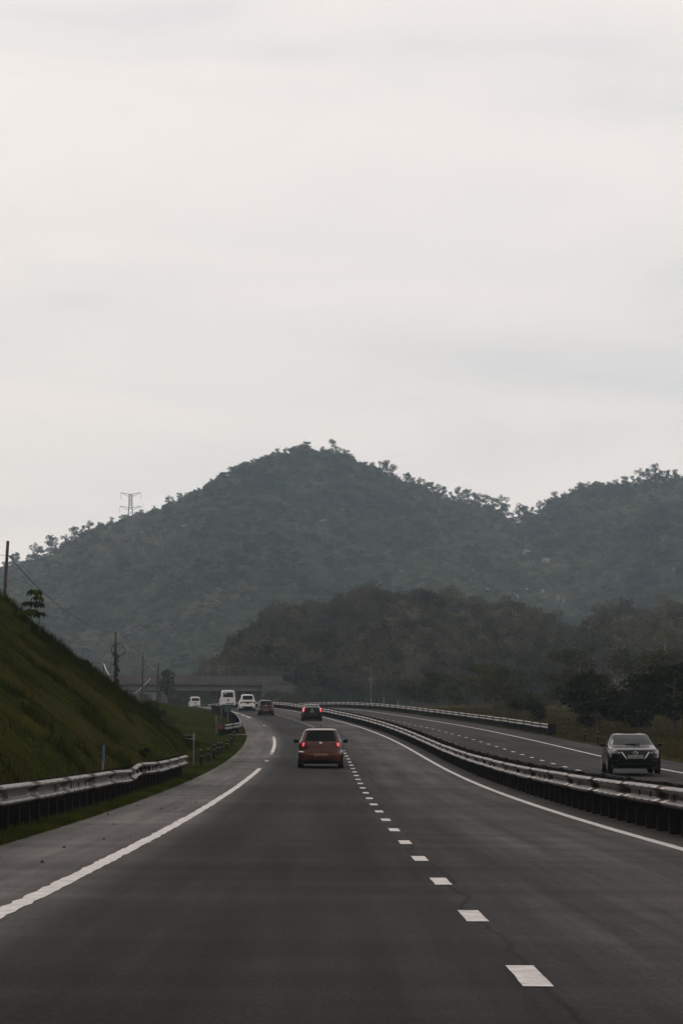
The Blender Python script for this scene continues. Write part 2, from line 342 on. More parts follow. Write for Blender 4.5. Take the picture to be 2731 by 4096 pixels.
# painted markings, each its own piece on the road
def paint(name, s0, s1, o, w, m, dz=0.005, rough=0.0, step=1.0):
    n = max(2, int(abs(s1 - s0) / step) + 1); ss = np.linspace(s0, s1, n)
    a = np.full(n, w / 2); b = np.full(n, w / 2)
    if rough: a = a * (1 + rough * RNG.uniform(-1, .6, n)); b = b * (1 + rough * RNG.uniform(-1, .6, n))
    P = np.stack([road(ss, o - a, dz), road(ss, o + b, dz)], 1).reshape(-1, 3)
    I = np.arange(2*n).reshape(n, 2); F = np.stack([I[:-1, 0], I[:-1, 1], I[1:, 1], I[1:, 0]], -1)
    return ob(name, fast_mesh(name, P, F, m), road_ob)
for (a, b) in ((-15, 77.5),): paint('edge_line', a, b, -W_LANE, 0.17, M['paint_white'], rough=0.28, step=0.28)
for (a, b) in ((86.6, 87.7), (96.5, 97.6), (99.0, 124.8), (126.0, 127.5), (156.5, 158.2)): paint('edge_line', a, b, -W_LANE, 0.17, M['paint_white'], rough=0.3, step=0.28)
for (a, b) in ((186, 194), (196, 203), (205, 214), (216, 250), (252, 300)): paint('edge_line', a, b, -W_LANE, 0.17, M['paint_worn'], rough=0.3, step=0.5)
paint('edge_line', -15, 380, W_LANE, 0.16, M['paint_white'], rough=0.08, step=0.6)
paint('edge_line', -15, 380, OPP - W_LANE + 0.28, 0.15, M['paint_white'], step=2)
paint('edge_line', -15, 380, OPP + W_LANE, 0.16, M['paint_white'], rough=0.08, step=0.6)
for k in range(-3, 88):
    c = DASH_0 + DASH_P * k
    paint('lane_dash', c - .53, c + .53, 0.0, 0.158, M['paint_white'], rough=0.06, step=0.25)
for k in range(0, 78):
    c = DASH_0 + DASH_P * (k + 0.894)
    paint('lane_dash', c - .53, c + .53, OPP, 0.158, M['paint_white'], step=0.35)

# ------------------------------------------------------------------ terrain beside the road
def z_left(s, o):
    zr = road(s, np.full_like(np.asarray(o, float), GRASS_L))[..., 2]
    d = np.maximum(0, -6.35 - o)                     # metres beyond the toe of the bank
    n1 = fbm(s * .25, o * .25, 3, 3)
    high = np.minimum(d * 0.80, 10.5 + 0.06 * d) * sstep(0, .9, d) + 0.40 * n1 * np.clip(d, 0, 1)
    low = (.98 - .12 * sstep(140, 200, s)) * sstep(0.4, 5.5, d) + np.clip(d - 5, 0, 40) * 0.020 + 0.12 * n1 * np.clip(d, 0, 1)
    k = sstep(88.0 + 1.5 * fbm(o * .3, s * .02, 8, 2), 108.0, s)
    z = zr + 0.03 + high * (1 - k) + low * k + 0.02 * fbm(s, o, 9, 2) * (o < GRASS_L - .1)
    z = z - sstep(48, 60, -np.asarray(o)) * (z - zr + 3)
    return z
def z_right(s, o):
    zr = road(s, np.full_like(np.asarray(o, float), EDGE_R))[..., 2]
    d = np.maximum(0, o - EDGE_R)
    z = zr + 0.03 + 0.05 * fbm(s * .5, o * .5, 5, 3) * np.clip(d, 0, 1) + 0.35 * sstep(6, 20, d)
    return z - sstep(70, 84, d) * 4.0
ss = np.concatenate([np.arange(-20, 70, 1.2), np.arange(70, 130, 0.8), np.arange(130, 402, 2.5)])
oo = np.concatenate([np.arange(-62, -22, 2.5), np.arange(-22, -5.2, 0.35), [GRASS_L]])
tag(strip('grass_bank', ss, oo, M['bank'], zfun=z_left), kind='structure')
oo = np.concatenate([[EDGE_R], np.arange(14.6, 30, 0.8), np.arange(30, 99, 3)])
tag(strip('grass_verge', ss[::2], oo, M['verge'], zfun=z_right), kind='structure')
def TL(s, o): q = road(s, o); return Vector((q[0], q[1], float(z_left(np.array(float(s)), np.array(float(o))))))
def TR(s, o): q = road(s, o); return Vector((q[0], q[1], float(z_right(np.array(float(s)), np.array(float(o))))))

def ground_z(X, Y):
    return np.interp(Y, RY, RZ) - 1.2 + 0 * X
gx = np.concatenate([np.linspace(-4000, -600, 10), np.linspace(-500, 500, 26), np.linspace(600, 4000, 10)])
gy = np.concatenate([np.linspace(-3000, -100, 10), np.linspace(-60, 700, 60), np.linspace(800, 6000, 12)])
A, B = np.meshgrid(gy, gx, indexing='ij'); V = np.stack([B, A, ground_z(B, A)], -1).reshape(-1, 3)
I = np.arange(A.size).reshape(A.shape); F = np.stack([I[:-1, :-1], I[:-1, 1:], I[1:, 1:], I[1:, :-1]], -1).reshape(-1, 4)
tag(ob('ground', fast_mesh('ground', V, F, M['field'], True)), kind='structure')

# ---- the wooded hill: skyline read as directions, built as a slope that climbs from 820 m to a ridge near 1.5 km
SIL = np.array([(-900, 2560), (-500, 2420), (-200, 2330), (0, 2285), (70, 2262), (174, 2238), (261, 2190), (348, 2136), (453, 2100), (575, 2062), (697, 2012), (784, 1975), (871, 1924), (975, 1884), (1045, 1852), (1132, 1824), (1219, 1816), (1324, 1824), (1393, 1846),
                (1446, 1876), (1515, 1910), (1568, 1932), (1655, 1958), (1742, 1985), (1829, 2008), (1916, 2030), (2003, 2058), (2075, 2100), (2110, 2085), (2177, 2050), (2264, 2014), (2351, 1988), (2438, 1974), (2525, 1948), (2612, 1922), (2731, 1920), (2950, 1900), (3300, 1960), (3900, 2150)], float)
def ridge_y(a): return np.interp(PCX + FPX * a, SIL[:, 0], SIL[:, 1])
def ridge_D(a): return 1500 + 70 * np.sin(a * 26 + .5) + 120 * sstep(0.07, 0.13, a)
def hill_z(a, D):
    Dr = ridge_D(a); zb = 7.0
    zr = CAM_H + (HOR - ridge_y(a)) / FPX * Dr * 1.0
    q = (D - 820) / (Dr - 820)
    p = np.where(q < 1, np.clip(q, 0, 1) ** 1.12, 1 - np.clip(q - 1, 0, 3) * 1.1)
    bump = 11 * fbm(a * 26, D * .0075, 21, 4) * np.clip(q, 0, 1) * np.clip((1 - q) * 5, 0, 1)
    spur = 16 * np.sin(a * 55 + D * .004) * np.clip(q * 3, 0, 1) * np.clip((1 - q) * 2.2, 0, 1)
    return np.where(q < 0, zb + (D - 820) * .02, zb + (zr - zb) * p + bump + spur * .6)
def hill_p(a, D): return np.stack([a * D, D + 0 * a, hill_z(a, D)], -1)
aa = np.linspace(-.33, .36, 260); dd = np.concatenate([np.linspace(640, 1700, 110), np.linspace(1720, 2300, 12)])
A, B = np.meshgrid(dd, aa, indexing='ij'); V = hill_p(B, A).reshape(-1, 3)
I = np.arange(A.size).reshape(A.shape); F = np.stack([I[:-1, :-1], I[:-1, 1:], I[1:, 1:], I[1:, :-1]], -1).reshape(-1, 4)
tag(ob('hill', fast_mesh('hill', V, F, M['hillground'], True)), kind='structure')
def hill_at(x, y):
    """where the line of sight through a photograph pixel meets the hillside"""
    a = (x - PCX) / FPX; D = np.linspace(830, 1700, 900); z = hill_z(np.full_like(D, a / 1.0), D)
    row = HOR - (z - CAM_H) / D * FPX
    k = np.argmax(row <= y); return Vector((a * D[k], D[k], z[k])), D[k]

# ---- the knoll under the brown wood in the middle distance
KNOB = np.array([(300, 2940), (640, 2850), (800, 2730), (900, 2660), (1040, 2585), (1250, 2545), (1450, 2525), (1600, 2498), (1800, 2500), (2000, 2522), (2130, 2575), (2240, 2650), (2320, 2640), (2400, 2570), (2600, 2545), (2900, 2530), (3300, 2580), (3700, 2800)], float)
def knoll_z(a, D):
    y = np.interp(PCX + FPX * a, KNOB[:, 0], KNOB[:, 1]); zt = CAM_H + (HOR - (y + 48)) / FPX * 540
    q = np.clip((D - 395) / 145, 0, 1); back = sstep(560, 700, D)
    base = np.interp(D, RY, RZ) - 0.6
    return base + (np.maximum(zt - base, 0)) * (q ** .9) * (1 - back) + 1.5 * fbm(a * 60, D * .03, 31, 3) * q * (1 - back) - back * 2
aa = np.linspace(-.13, .29, 120); dd = np.linspace(385, 720, 60)
A, B = np.meshgrid(dd, aa, indexing='ij'); V = np.stack([A * B, A, knoll_z(B, A)], -1).reshape(-1, 3)
I = np.arange(A.size).reshape(A.shape); F = np.stack([I[:-1, :-1], I[:-1, 1:], I[1:, 1:], I[1:, :-1]], -1).reshape(-1, 4)
tag(ob('knoll', fast_mesh('knoll', V, F, M['hillground'], True)), kind='structure')

# ------------------------------------------------------------------ trees
def leaf_cards(centres, radii, n_each, size, rng, flat=1.0, droop=0.0):
    """diamond leaves scattered in ellipsoidal clumps"""
    V = []; 
    for c, r in zip(centres, radii):
        n = n_each
        d = rng.normal(size=(n, 3)); d /= np.linalg.norm(d, axis=1)[:, None]
        p = np.asarray(c) + d * (rng.uniform(.25, 1, (n, 1)) ** .5) * np.asarray(r)
        a = rng.normal(size=(n, 3)); a[:, 2] *= flat; a[:, 2] -= droop; a /= np.linalg.norm(a, axis=1)[:, None]
        b = np.cross(a, rng.normal(size=(n, 3))); b /= np.linalg.norm(b, axis=1)[:, None] + 1e-9
        L = size * rng.uniform(.6, 1.3, (n, 1)); Wd = L * rng.uniform(.45, .8, (n, 1))
        V.append(np.stack([p - a * L / 2, p + b * Wd / 2, p + a * L / 2, p - b * Wd / 2], 1).reshape(-1, 3))
    V = np.concatenate(V); return V, np.arange(len(V)).reshape(-1, 4)
def limbs(h, rng, n_limb, spread, rise, r0, lean=0.0, fork=0.35, core=0.0):
    mb = MB(); lx, ly = rng.normal(0, lean, 2)
    top = Vector((lx * h, ly * h, h * .82))
    trunk = [Vector((lx * h * t * t, ly * h * t * t, h * .82 * t)) + Vector((rng.normal(0, .012) * h * t, rng.normal(0, .012) * h * t, 0)) for t in np.linspace(0, 1, 6)]
    mb.tube(trunk, [r0 * (1 - .75 * t) for t in np.linspace(0, 1, 6)], 6)
    tips = [trunk[-1]]
    if core:
        for t in np.linspace(core, 1.05, 7): tips.append(Vector((lx * h * t * t + rng.normal(0, .5), ly * h * t * t + rng.normal(0, .5), h * .82 * t + rng.normal(0, .4))))
    for k in range(n_limb):
        t = rng.uniform(fork, .98); i = min(int(t * 5), 4); b = trunk[i].lerp(trunk[i+1], t * 5 - i)
        w = 2 * math.pi * (k / n_limb) + rng.uniform(-.5, .5); L = spread * rng.uniform(.6, 1.1) * (1.15 - .5 * t)
        e1 = b + Vector((math.cos(w) * L * .55, math.sin(w) * L * .55, L * rise * .75)); e2 = b + Vector((math.cos(w) * L, math.sin(w) * L, L * rise * rng.uniform(.7, 1.2)))
        rr = r0 * (1 - .75 * t) * .6; mb.tube([b, e1, e2], [rr, rr * .65, rr * .25], 5); tips += [e2, e1.lerp(e2, .4)]
    return mb, tips
def tree_data(seed, h, spread, n_limb, rise, r0, clump, n_each, size, leaf, bark, flat_top=0.6, lean=0.02, fork=0.35, core=0.0):
    rng = np.random.default_rng(seed); mb, tips = limbs(h, rng, n_limb, spread, rise, r0, lean, fork, core)
    rad = [np.array([clump, clump, clump * flat_top]) * rng.uniform(.65, 1.2) for _ in tips]
    LV, LF = leaf_cards([tuple(t) for t in tips], rad, n_each, size, rng)
    return mb.mesh('trunk', bark), fast_mesh('crown', LV, LF, leaf)
def joined(name, tr, cr):
    """one mesh of trunk and crown for the forests that read as one mass"""
    bm = bmesh.new(); bm.from_mesh(tr); n = len(bm.faces); bm.from_mesh(cr)
    for i, f in enumerate(bm.faces): f.material_index = 0 if i < n else 1
    me = bpy.data.meshes.new(name); bm.to_mesh(me); bm.free(); me.materials.append(tr.materials[0]); me.materials.append(cr.materials[0]); return me
def tree(name, loc, data, label, group=None, sc=1.0, rz=0.0, cat='tree'):
    e = empty(name, loc, rz); e.scale = (sc, sc, sc)
    ob('trunk', data[0], e); ob('crown', data[1], e)
    return tag(e, label, cat, group)

def scatter(name, pts, scales, protos, label):
    """a wood that reads as one mass: stored trees instanced on points"""
    col = bpy.data.collections.new(name + '_kinds')
    for k, me in enumerate(protos): col.objects.link(bpy.data.objects.new('tree_kind', me))
    me = bpy.data.meshes.new(name); me.vertices.add(len(pts)); me.vertices.foreach_set('co', np.asarray(pts, np.float32).ravel())
    at = me.attributes.new('size', 'FLOAT', 'POINT'); at.data.foreach_set('value', np.asarray(scales, np.float32))
    o = ob(name, me); g = bpy.data.node_groups.new(name, 'GeometryNodeTree')
    g.interface.new_socket('Geometry', in_out='INPUT', socket_type='NodeSocketGeometry'); g.interface.new_socket('Geometry', in_out='OUTPUT', socket_type='NodeSocketGeometry')
    gi, go = g.nodes.new('NodeGroupInput'), g.nodes.new('NodeGroupOutput'); ip = g.nodes.new('GeometryNodeInstanceOnPoints'); ci = g.nodes.new('GeometryNodeCollectionInfo')
    ci.inputs['Collection'].default_value = col; ci.inputs['Separate Children'].default_value = True; ci.inputs['Reset Children'].default_value = True
    ip.inputs['Pick Instance'].default_value = True
    ri = g.nodes.new('FunctionNodeRandomValue'); ri.data_type = 'INT'; ri.inputs[4].default_value = 0; ri.inputs[5].default_value = len(protos) - 1
    rr = g.nodes.new('FunctionNodeRandomValue'); rr.data_type = 'FLOAT_VECTOR'; rr.inputs[0].default_value = (-.06, -.06, 0); rr.inputs[1].default_value = (.06, .06, 6.28); rr.inputs['Seed'].default_value = 5
    na = g.nodes.new('GeometryNodeInputNamedAttribute'); na.data_type = 'FLOAT'; na.inputs[0].default_value = 'size'
    L = g.links.new
    L(gi.outputs[0], ip.inputs['Points']); L(ci.outputs[0], ip.inputs['Instance']); L(ri.outputs[2], ip.inputs['Instance Index']); L(rr.outputs[0], ip.inputs['Rotation']); L(na.outputs[0], ip.inputs['Scale']); L(ip.outputs[0], go.inputs[0])
    md = o.modifiers.new('scatter', 'NODES'); md.node_group = g
    return tag(o, label, 'forest', kind='stuff')

hill_kinds = []
for k in range(6):
    h = [9, 8, 10, 7, 8.5, 6.5][k]
    hill_kinds.append(tree_data(100 + k, h, [3.4, 3.0, 3.2, 3.0, 3.6, 3.2][k], [6, 5, 7, 5, 6, 6][k], [.45, .7, .35, .6, .3, .5][k], .16, [1.9, 1.7, 1.6, 1.8, 1.7, 2.0][k], 36, .85, M['leaf_hill'], M['bark'], [.6, .8, .5, .75, .42, .7][k]))
hill_join = [joined('hill_tree', *d) for d in hill_kinds]

# boulders first, so that the wood leaves them free
ROCKS = [(2108, 2226, 46, 34), (2135, 2264, 14, 24), (2186, 2258, 42, 30), (2214, 2270, 14, 22), (1882, 2325, 10, 12), (1860, 2341, 12, 9), (2068, 2397, 14, 20), (2016, 2398, 12, 16), (2170, 2378, 18, 22), (2230, 2408, 16, 30), (2256, 2420, 16, 28),
         (2615, 2268, 20, 16), (2700, 2290, 22, 16), (2656, 2278, 12, 10), (1371, 2046, 14, 12), (1292, 2088, 34, 10), (568, 2135, 18, 12), (640, 2131, 14, 9), (733, 2109, 28, 10), (1606, 2295, 22, 11), (1575, 2343, 9, 9), (1330, 2398, 8, 9), (1046, 2237, 8, 10), (990, 2270, 9, 9)]
rock_pos = [(*hill_at(x, y), w, h) for x, y, w, h in ROCKS]
def visible_front(P, keep):
    for (c, D, w, h) in rock_pos:
        a = c.x / c.y; ax = P[:, 0] / P[:, 1]
        m = (np.abs(ax - a) * FPX < w * .55 + 12) & (P[:, 1] > c.y - 46) & (P[:, 1] < c.y + 6)
        keep &= ~m
    return keep
n = 30000
a_ = RNG.uniform(-.215, .225, n); D_ = RNG.uniform(790, 1640, n)
keep = (D_ < ridge_D(a_) - 5) & (RNG.uniform(0, 1, n) < D_ / 1500)
P = hill_p(a_, D_); dens = fbm(P[:, 0] * .012, P[:, 1] * .012, 77, 3)
keep &= (dens > -.12 + .10 * np.sin(P[:, 1] * .021)) | (RNG.uniform(0, 1, n) < .22)
keep = visible_front(P, keep); P = P[keep]; P[:, 2] -= .4
sc_ = (0.72 + .30 * RNG.uniform(0, 1, len(P)) + .55 * np.clip(fbm(P[:, 0] * .02, P[:, 1] * .02, 55, 2), -.5, .8) + .35 * (RNG.uniform(0, 1, len(P)) > .93)) * .95
scatter('hillside_forest', P, sc_, hill_join, 'dense hazy green forest covering the whole hillside')
scrub_join = [joined('hill_scrub', *tree_data(160 + k, 8, 3.4, 6, .45, .12, 1.9, 36, .85, M['leaf_scrub'], M['bark'], .7)) for k in range(3)]
# undergrowth that closes the canopy
n = 22000
a_ = RNG.uniform(-.215, .225, n); D_ = RNG.uniform(790, 1600, n); P = hill_p(a_, D_)
keep = visible_front(P, D_ < ridge_D(a_) + 20); P = P[keep]; P[:, 2] -= 2.6
scatter('hillside_undergrowth', P, RNG.uniform(.45, .85, len(P)), scrub_join, 'low scrub filling the gaps between the hillside trees')

# skyline trees, one by one
SKY_L = []
SKY = []
for x, hpx in [(10, 44), (48, 46), (62, 62), (108, 40), (140, 66), (196, 72), (216, 44), (258, 64), (292, 66), (326, 52), (352, 58), (392, 44), (440, 42), (482, 38), (560, 34), (610, 30), (668, 44), (712, 36), (790, 34), (838, 40), (880, 46), (930, 30), (1010, 50), (1062, 40), (1108, 44), (1140, 50), (1165, 46), (1200, 42), (1290, 40), (1312, 36), (1330, 80),
               (1356, 52), (1384, 54), (1412, 50), (1440, 40), (1462, 46), (1492, 62), (1520, 46), (1540, 72), (1572, 74), (1600, 38), (1630, 56), (1655, 54), (1680, 52), (1704, 50), (1730, 54), (1752, 52), (1778, 56), (1806, 44), (1838, 66), (1872, 74), (1900, 58), (1920, 70), (1944, 60), (1972, 74), (2004, 76), (2024, 66), (2052, 48), (2084, 72), (2104, 58),
               (2132, 56), (2166, 60), (2196, 48), (2226, 66), (2262, 60), (2296, 54), (2330, 62), (2362, 66), (2398, 50), (2440, 48), (2476, 50), (2508, 54), (2540, 50), (2574, 54), (2604, 62), (2632, 74), (2650, 44), (2680, 56), (2712, 50)]:
    SKY.append((x, hpx))
sky_kinds = []
for k in range(8):      # uneven crowns, some open and layered, some dense
    sky_kinds.append(tree_data(300 + k, 10, [3.2, 2.8, 2.3, 3.4, 2.6, 2.9, 2.2, 3.0][k], [10, 9, 9, 11, 12, 9, 8, 10][k], [.30, .45, .6, .28, .4, .5, .8, .35][k], .17, [1.15, 1.2, 1.15, 1.0, 1.4, 1.1, 1.2, 1.3][k], 44, .5, M['leaf_hill'], M['bark'], [.75, .85, .9, .7, 1.0, .8, 1.1, .9][k], .04, [.30, .22, .25, .38, .12, .3, .2, .15][k], [.45, .35, .3, .55, .25, .4, .2, .3][k]))
ORD = 'first second third fourth fifth sixth seventh eighth ninth tenth eleventh twelfth thirteenth fourteenth fifteenth sixteenth seventeenth eighteenth nineteenth twentieth twenty-first twenty-second twenty-third twenty-fourth twenty-fifth twenty-sixth'.split()
count = {}
for i, (x, hpx) in enumerate(SKY):
    a = (x - PCX) / FPX; Dr = float(ridge_D(a)) - 4; z = float(hill_z(np.array(a), np.array(Dr)))
    px_h = max(hpx, 26) / FPX * Dr; s = px_h / 10 * 1.42 * RNG.uniform(.85, 1.12)
    where = 'left shoulder of the big hill' if x < 1000 else ('summit of the big hill' if x < 1420 else ('falling right flank of the big hill' if x < 2075 else 'right hand ridge'))
    count[where] = count.get(where, 0) + 1; size = 'small' if hpx < 45 else ('tall' if hpx > 60 else 'feathery')
    tree('skyline_tree', (a * Dr, Dr, z - .22 * px_h - .8), sky_kinds[(i * 5 + i // 3) % 8], size + ' skyline tree, ' + ORD[count[where] - 1] + ' from the left on the ' + where, 'skyline trees on the ' + where, s, RNG.uniform(0, 6.28))

# boulders
def boulder(seed):
    rng = np.random.default_rng(seed); bm = bmesh.new(); bmesh.ops.create_icosphere(bm, subdivisions=3, radius=.5)
    for v in bm.verts:
        p = v.co; k = 1 + .30 * float(vnoise(p.x * 3 + seed * 7, p.y * 3 + p.z * 2.3, seed)) + .12 * float(vnoise(p.x * 9, p.z * 9 + p.y * 5, seed + 3)); v.co = p * k
        v.co.z = max(v.co.z, -.36)
    me = bpy.data.meshes.new('boulder'); bm.to_mesh(me); bm.free(); me.materials.append(M['rock']); me.polygons.foreach_set('use_smooth', np.ones(len(me.polygons), bool)); return me
bmeshes = [boulder(k) for k in range(5)]
big = {0: 'largest pale granite boulder on the hillside below the saddle', 2: 'wide grey granite boulder right of the largest one on the hillside', 9: 'slanting pinkish boulder low on the hillside above the brown wood',
       14: 'single pale rock in the middle of the hill below the summit', 19: 'pale rock low on the hill right of the centre', 15: 'long flat pale rock ledge in the middle of the hill', 18: 'flat pale rock ledge high on the left flank near the pylon'}
for i, (c, D, w, h) in enumerate(rock_pos):
    o = ob('boulder', bmeshes[i % 5], None, (c.x, c.y - 2, c.z + h / FPX * D * .25))
    o.scale = (w / FPX * D * .95, max(w, h) / FPX * D * .8, h / FPX * D * 1.05); o.rotation_euler = (0, random.uniform(-.35, .35), 0)
    if i in big: tag(o, big[i], 'boulder', 'boulders on the hillside')
    else:
        wh = 'left flank of the hill' if ROCKS[i][0] < 1200 else ('lower slope above the brown wood' if ROCKS[i][0] < 2300 and ROCKS[i][1] > 2300 else ('rocky scar on the right hand slope' if ROCKS[i][0] > 2500 else 'slope below the saddle'))
        count[wh] = count.get(wh, 0) + 1; tag(o, ORD[count[wh] - 1] + ' small boulder on the ' + wh, 'boulder', 'boulders on the ' + wh)

# middle-distance brown wood
wood_kinds = [tree_data(400 + k, [13, 12, 14, 11, 12.5][k], [3.2, 3.6, 3.0, 3.4, 3.0][k], 7, [.7, .5, .8, .6, .9][k], .15, [1.5, 1.7, 1.4, 1.8, 1.5][k], 60, .5, M['leaf_wood'], M['bark'], [.8, .7, .95, .8, .9][k], .02, .4) for k in range(5)]
wood_join = [joined('wood_tree', *d) for d in wood_kinds]
n = 2300; a_ = RNG.uniform(-.10, .21, n); D_ = RNG.uniform(405, 580, n); P = np.stack([a_ * D_, D_, knoll_z(a_, D_) - .3], -1)
lowcut = np.interp(PCX + FPX * a_, [430, 760, 1150], [0, .5, 1]); sc_ = (.62 + .55 * RNG.uniform(0, 1, n) ** 2 + .18 * fbm(a_ * 90, D_ * .03, 44, 2)) * np.clip(lowcut, .3, 1) ** .8
gap = np.exp(-((PCX + FPX * a_ - 2270) / 45.) ** 2); keep = (RNG.uniform(0, 1, n) > gap) & (lowcut > .2)
scatter('brown_wood', P[keep], sc_[keep], wood_join, 'hazy brownish wood on the knoll in the middle distance')

# ------------------------------------------------------------------ guardrails
def beam_profile():
    # W section: (outward towards traffic, up), 0.31 m high
    f = [(0, -.155), (.020, -.150), (.078, -.122), (.088, -.100), (.080, -.080), (.006, -.052), (0, -.045), (0, 0), (0, .045), (.006, .052), (.080, .080), (.088, .100), (.078, .122), (.020, .150), (0, .155)]
    return f
def guardrail(name, s0, s1, o, side, top, label, group, post_step=1.1, end0=None, flare=None, dents=(), detail=True, post_m=None, bolts_to=0.0):
    """side = +1 if traffic is to the right of the rail (towards +o), -1 otherwise"""
    base = RP((s0 + s1) / 2, o); root = empty(name, base); tag(root, label, 'guardrail', group)
    inv = Matrix.Translation(-base)
    def off(s): return o + (flare(s) if flare else 0.0)
    prof = beam_profile(); L = 4 * 0.958; n = max(1, int(round((s1 - s0) / L))); rng = random.Random(int(s0 * 10 + o * 7))
    for k in range(n):
        a, b = s0 + (s1 - s0) * k / n, s0 + (s1 - s0) * (k + 1) / n + .18
        dzk, dok = rng.uniform(-.008, .008), rng.uniform(-.012, .012)
        V = []; m = 6
        ss = [a + (b - a) * j / (m - 1) for j in range(m)]
        for j, s in enumerate(ss):
            lift = (k % 2) * .004; dd = 0.0; dn = 0.0
            for (sd, wd, dep, drop) in dents:
                q = math.exp(-((s - sd) / wd) ** 2); dd += dep * q; dn += drop * q
            for t in range(2):
                for (u, v) in prof:
                    V.append(RP(s, off(s) + side * (u - t * .006 + lift + dok) + dd, top - .155 + v + dzk + dn) - base)
        q = len(prof); F = []
        def id_(j, t, i): return (j * 2 + t) * q + i
        for j in range(m - 1):
            for i in range(q - 1):
                F.append((id_(j, 0, i), id_(j+1, 0, i), id_(j+1, 0, i+1), id_(j, 0, i+1))); F.append((id_(j, 1, i), id_(j, 1, i+1), id_(j+1, 1, i+1), id_(j+1, 1, i)))
            for i in (0, q - 1): F.append((id_(j, 0, i), id_(j, 1, i), id_(j+1, 1, i), id_(j+1, 0, i)))
        for j in (0, m - 1):
            for i in range(q - 1): F.append((id_(j, 0, i), id_(j, 0, i+1), id_(j, 1, i+1), id_(j, 1, i)))
        bo = ob('beam', mesh_from('beam', V, F, M['galv'], True), root)
        if a < bolts_to:
            bb = MB()
            for j in range(5):
                s = a + (b - a - .2) * j / 5 + .1
                for v in (.10, -.10): p = RP(s, off(s) + side * .084, top - .155 + v + dzk + .012) - base; bb.box(p, (.022, .04, .022))
            tag(bb.build('bolts', M['bolt'], bo), kind='stuff')
    np_ = max(2, int((s1 - s0) / post_step)); pm = MB().box((0, 0, -.15), (.17, .15, top + .35), None).mesh('post', post_m or M['post']); bm_ = MB().box((0, 0, 0), (.12, .15, .33)).mesh('spacer', M['post'])
    rm = MB().box((0, 0, 0), (.06, .05, .08)).mesh('reflector', M['reflector'])
    for k in range(np_ + 1):
        s = s0 + .2 + (s1 - s0 - .4) * k / np_
        p = RP(s, off(s) - side * .19, (top - .02) / 2 - .02) - base
        po = ob('post', pm, root, p); po.rotation_euler = (rng.uniform(-.015, .015), rng.uniform(-.015, .015), heading(s))
        if detail:
            sp = ob('spacer', bm_, root, RP(s, off(s) - side * .065, top - .16) - base); sp.rotation_euler = (0, 0, heading(s))
            if k % 5 == 0: r = ob('reflector', rm, root, RP(s, off(s) + side * .03, top - .155) - base); r.rotation_euler = (0, 0, heading(s))
    return root, base
TOP = 0.715
guardrail('guardrail', 12, 66.5, -5.46, +1, TOP, 'weathered steel guardrail at the foot of the grass bank on the left, nearest the camera', 'steel guardrails', 1.1, bolts_to=70, dents=((46.5, 2.2, .05, -.035), (51, 2.5, -.09, .035)))
fr, fb = guardrail('guardrail', 126.5, 214, -5.52, +1, TOP, 'dark curving guardrail beside the left lane beyond the marker posts, with a striped end board', 'steel guardrails', 1.1, flare=lambda s: -.95 * max(0, (135 - s) / 8.5) ** 1.3 if s < 135 else 0.0)
guardrail('guardrail', 8, 320, 3.98, -1, TOP, 'long median guardrail facing the near carriageway, sweeping left into the distance', 'steel guardrails', 1.1, bolts_to=60)
guardrail('guardrail', 8, 320, 4.62, +1, TOP - .0, 'median guardrail facing the oncoming carriageway, seen from its dark back', 'steel guardrails', 1.1, detail=False)
rr_, rb_ = guardrail('guardrail', 133.5, 330, 14.4, -1, TOP, 'guardrail along the far side of the oncoming carriageway, ending beside the dark trees', 'steel guardrails', 1.1, detail=True)
MB().box(RP(133.0, 14.45, .38) - rb_, (.5, .35, .72)).build('end_terminal', M['post'], rr_)
# striped board at the start of the far left rail
e = empty('end_board', TL(126.2, -6.72)); tag(e, 'small red and black striped board where the left guardrail begins', 'sign')
MB().box((0, 0, .62), (.46, .03, .42)).build('panel', M['sign_red'], e)
for k in range(4):
    b = bmesh.new(); x0 = -.23 + k * .125
    pts = [(x0, .83), (x0 + .06, .83), (min(.23, x0 + .27), .41 if x0 + .27 < .23 else .41 + (x0 + .27 - .23) * 2), (min(.23, x0 + .21), .41 if x0 + .21 < .23 else .41 + (x0 + .21 - .23) * 2)]
    mesh = mesh_from('stripe', [(x, -.0185, z) for x, z in pts], [(0, 1, 2, 3)], M['sign_black']); ob('stripe', mesh, e)
MB().box((.02, .04, .2), (.12, .04, .55)).build('post', M['post'], e)

# marker posts
def marker(loc, h, label, group, lean=0.0):
    e = empty('marker_post', loc); e.rotation_euler = (0, lean, 0); tag(e, label, 'marker post', group)
    MB().box((0, 0, h * .45 - .1), (.10, .06, h * .9 + .2)).build('post', M['deline'], e)
    MB().box((0, -.004, h * .95), (.08, .05, h * .09)).build('cap', M['grey'], e); MB().box((0, -.004, h * .62), (.092, .056, .045)).build('band', M['grey'], e)
order = ['nearest', 'second', 'third', 'fourth', 'fifth', 'sixth', 'seventh', 'farthest']
for k, (s, hh) in enumerate([(78.6, .66), (83.4, .58), (88.0, .66), (91.4, .66), (95.0, .56), (101.6, .5), (109.4, .62), (115, .60)]):
    marker(TL(s, -5.68), hh, order[k] + ' of the eight black and white marker posts on the left grass verge', 'marker posts on the left verge', random.uniform(-.03, .03))
for k, s in enumerate((115, 119.8, 127.4)):
    marker(TR(s, 14.42), .74, ('nearest', 'middle', 'farthest')[k] + ' of the three black marker posts on the far right verge', 'marker posts on the right verge')
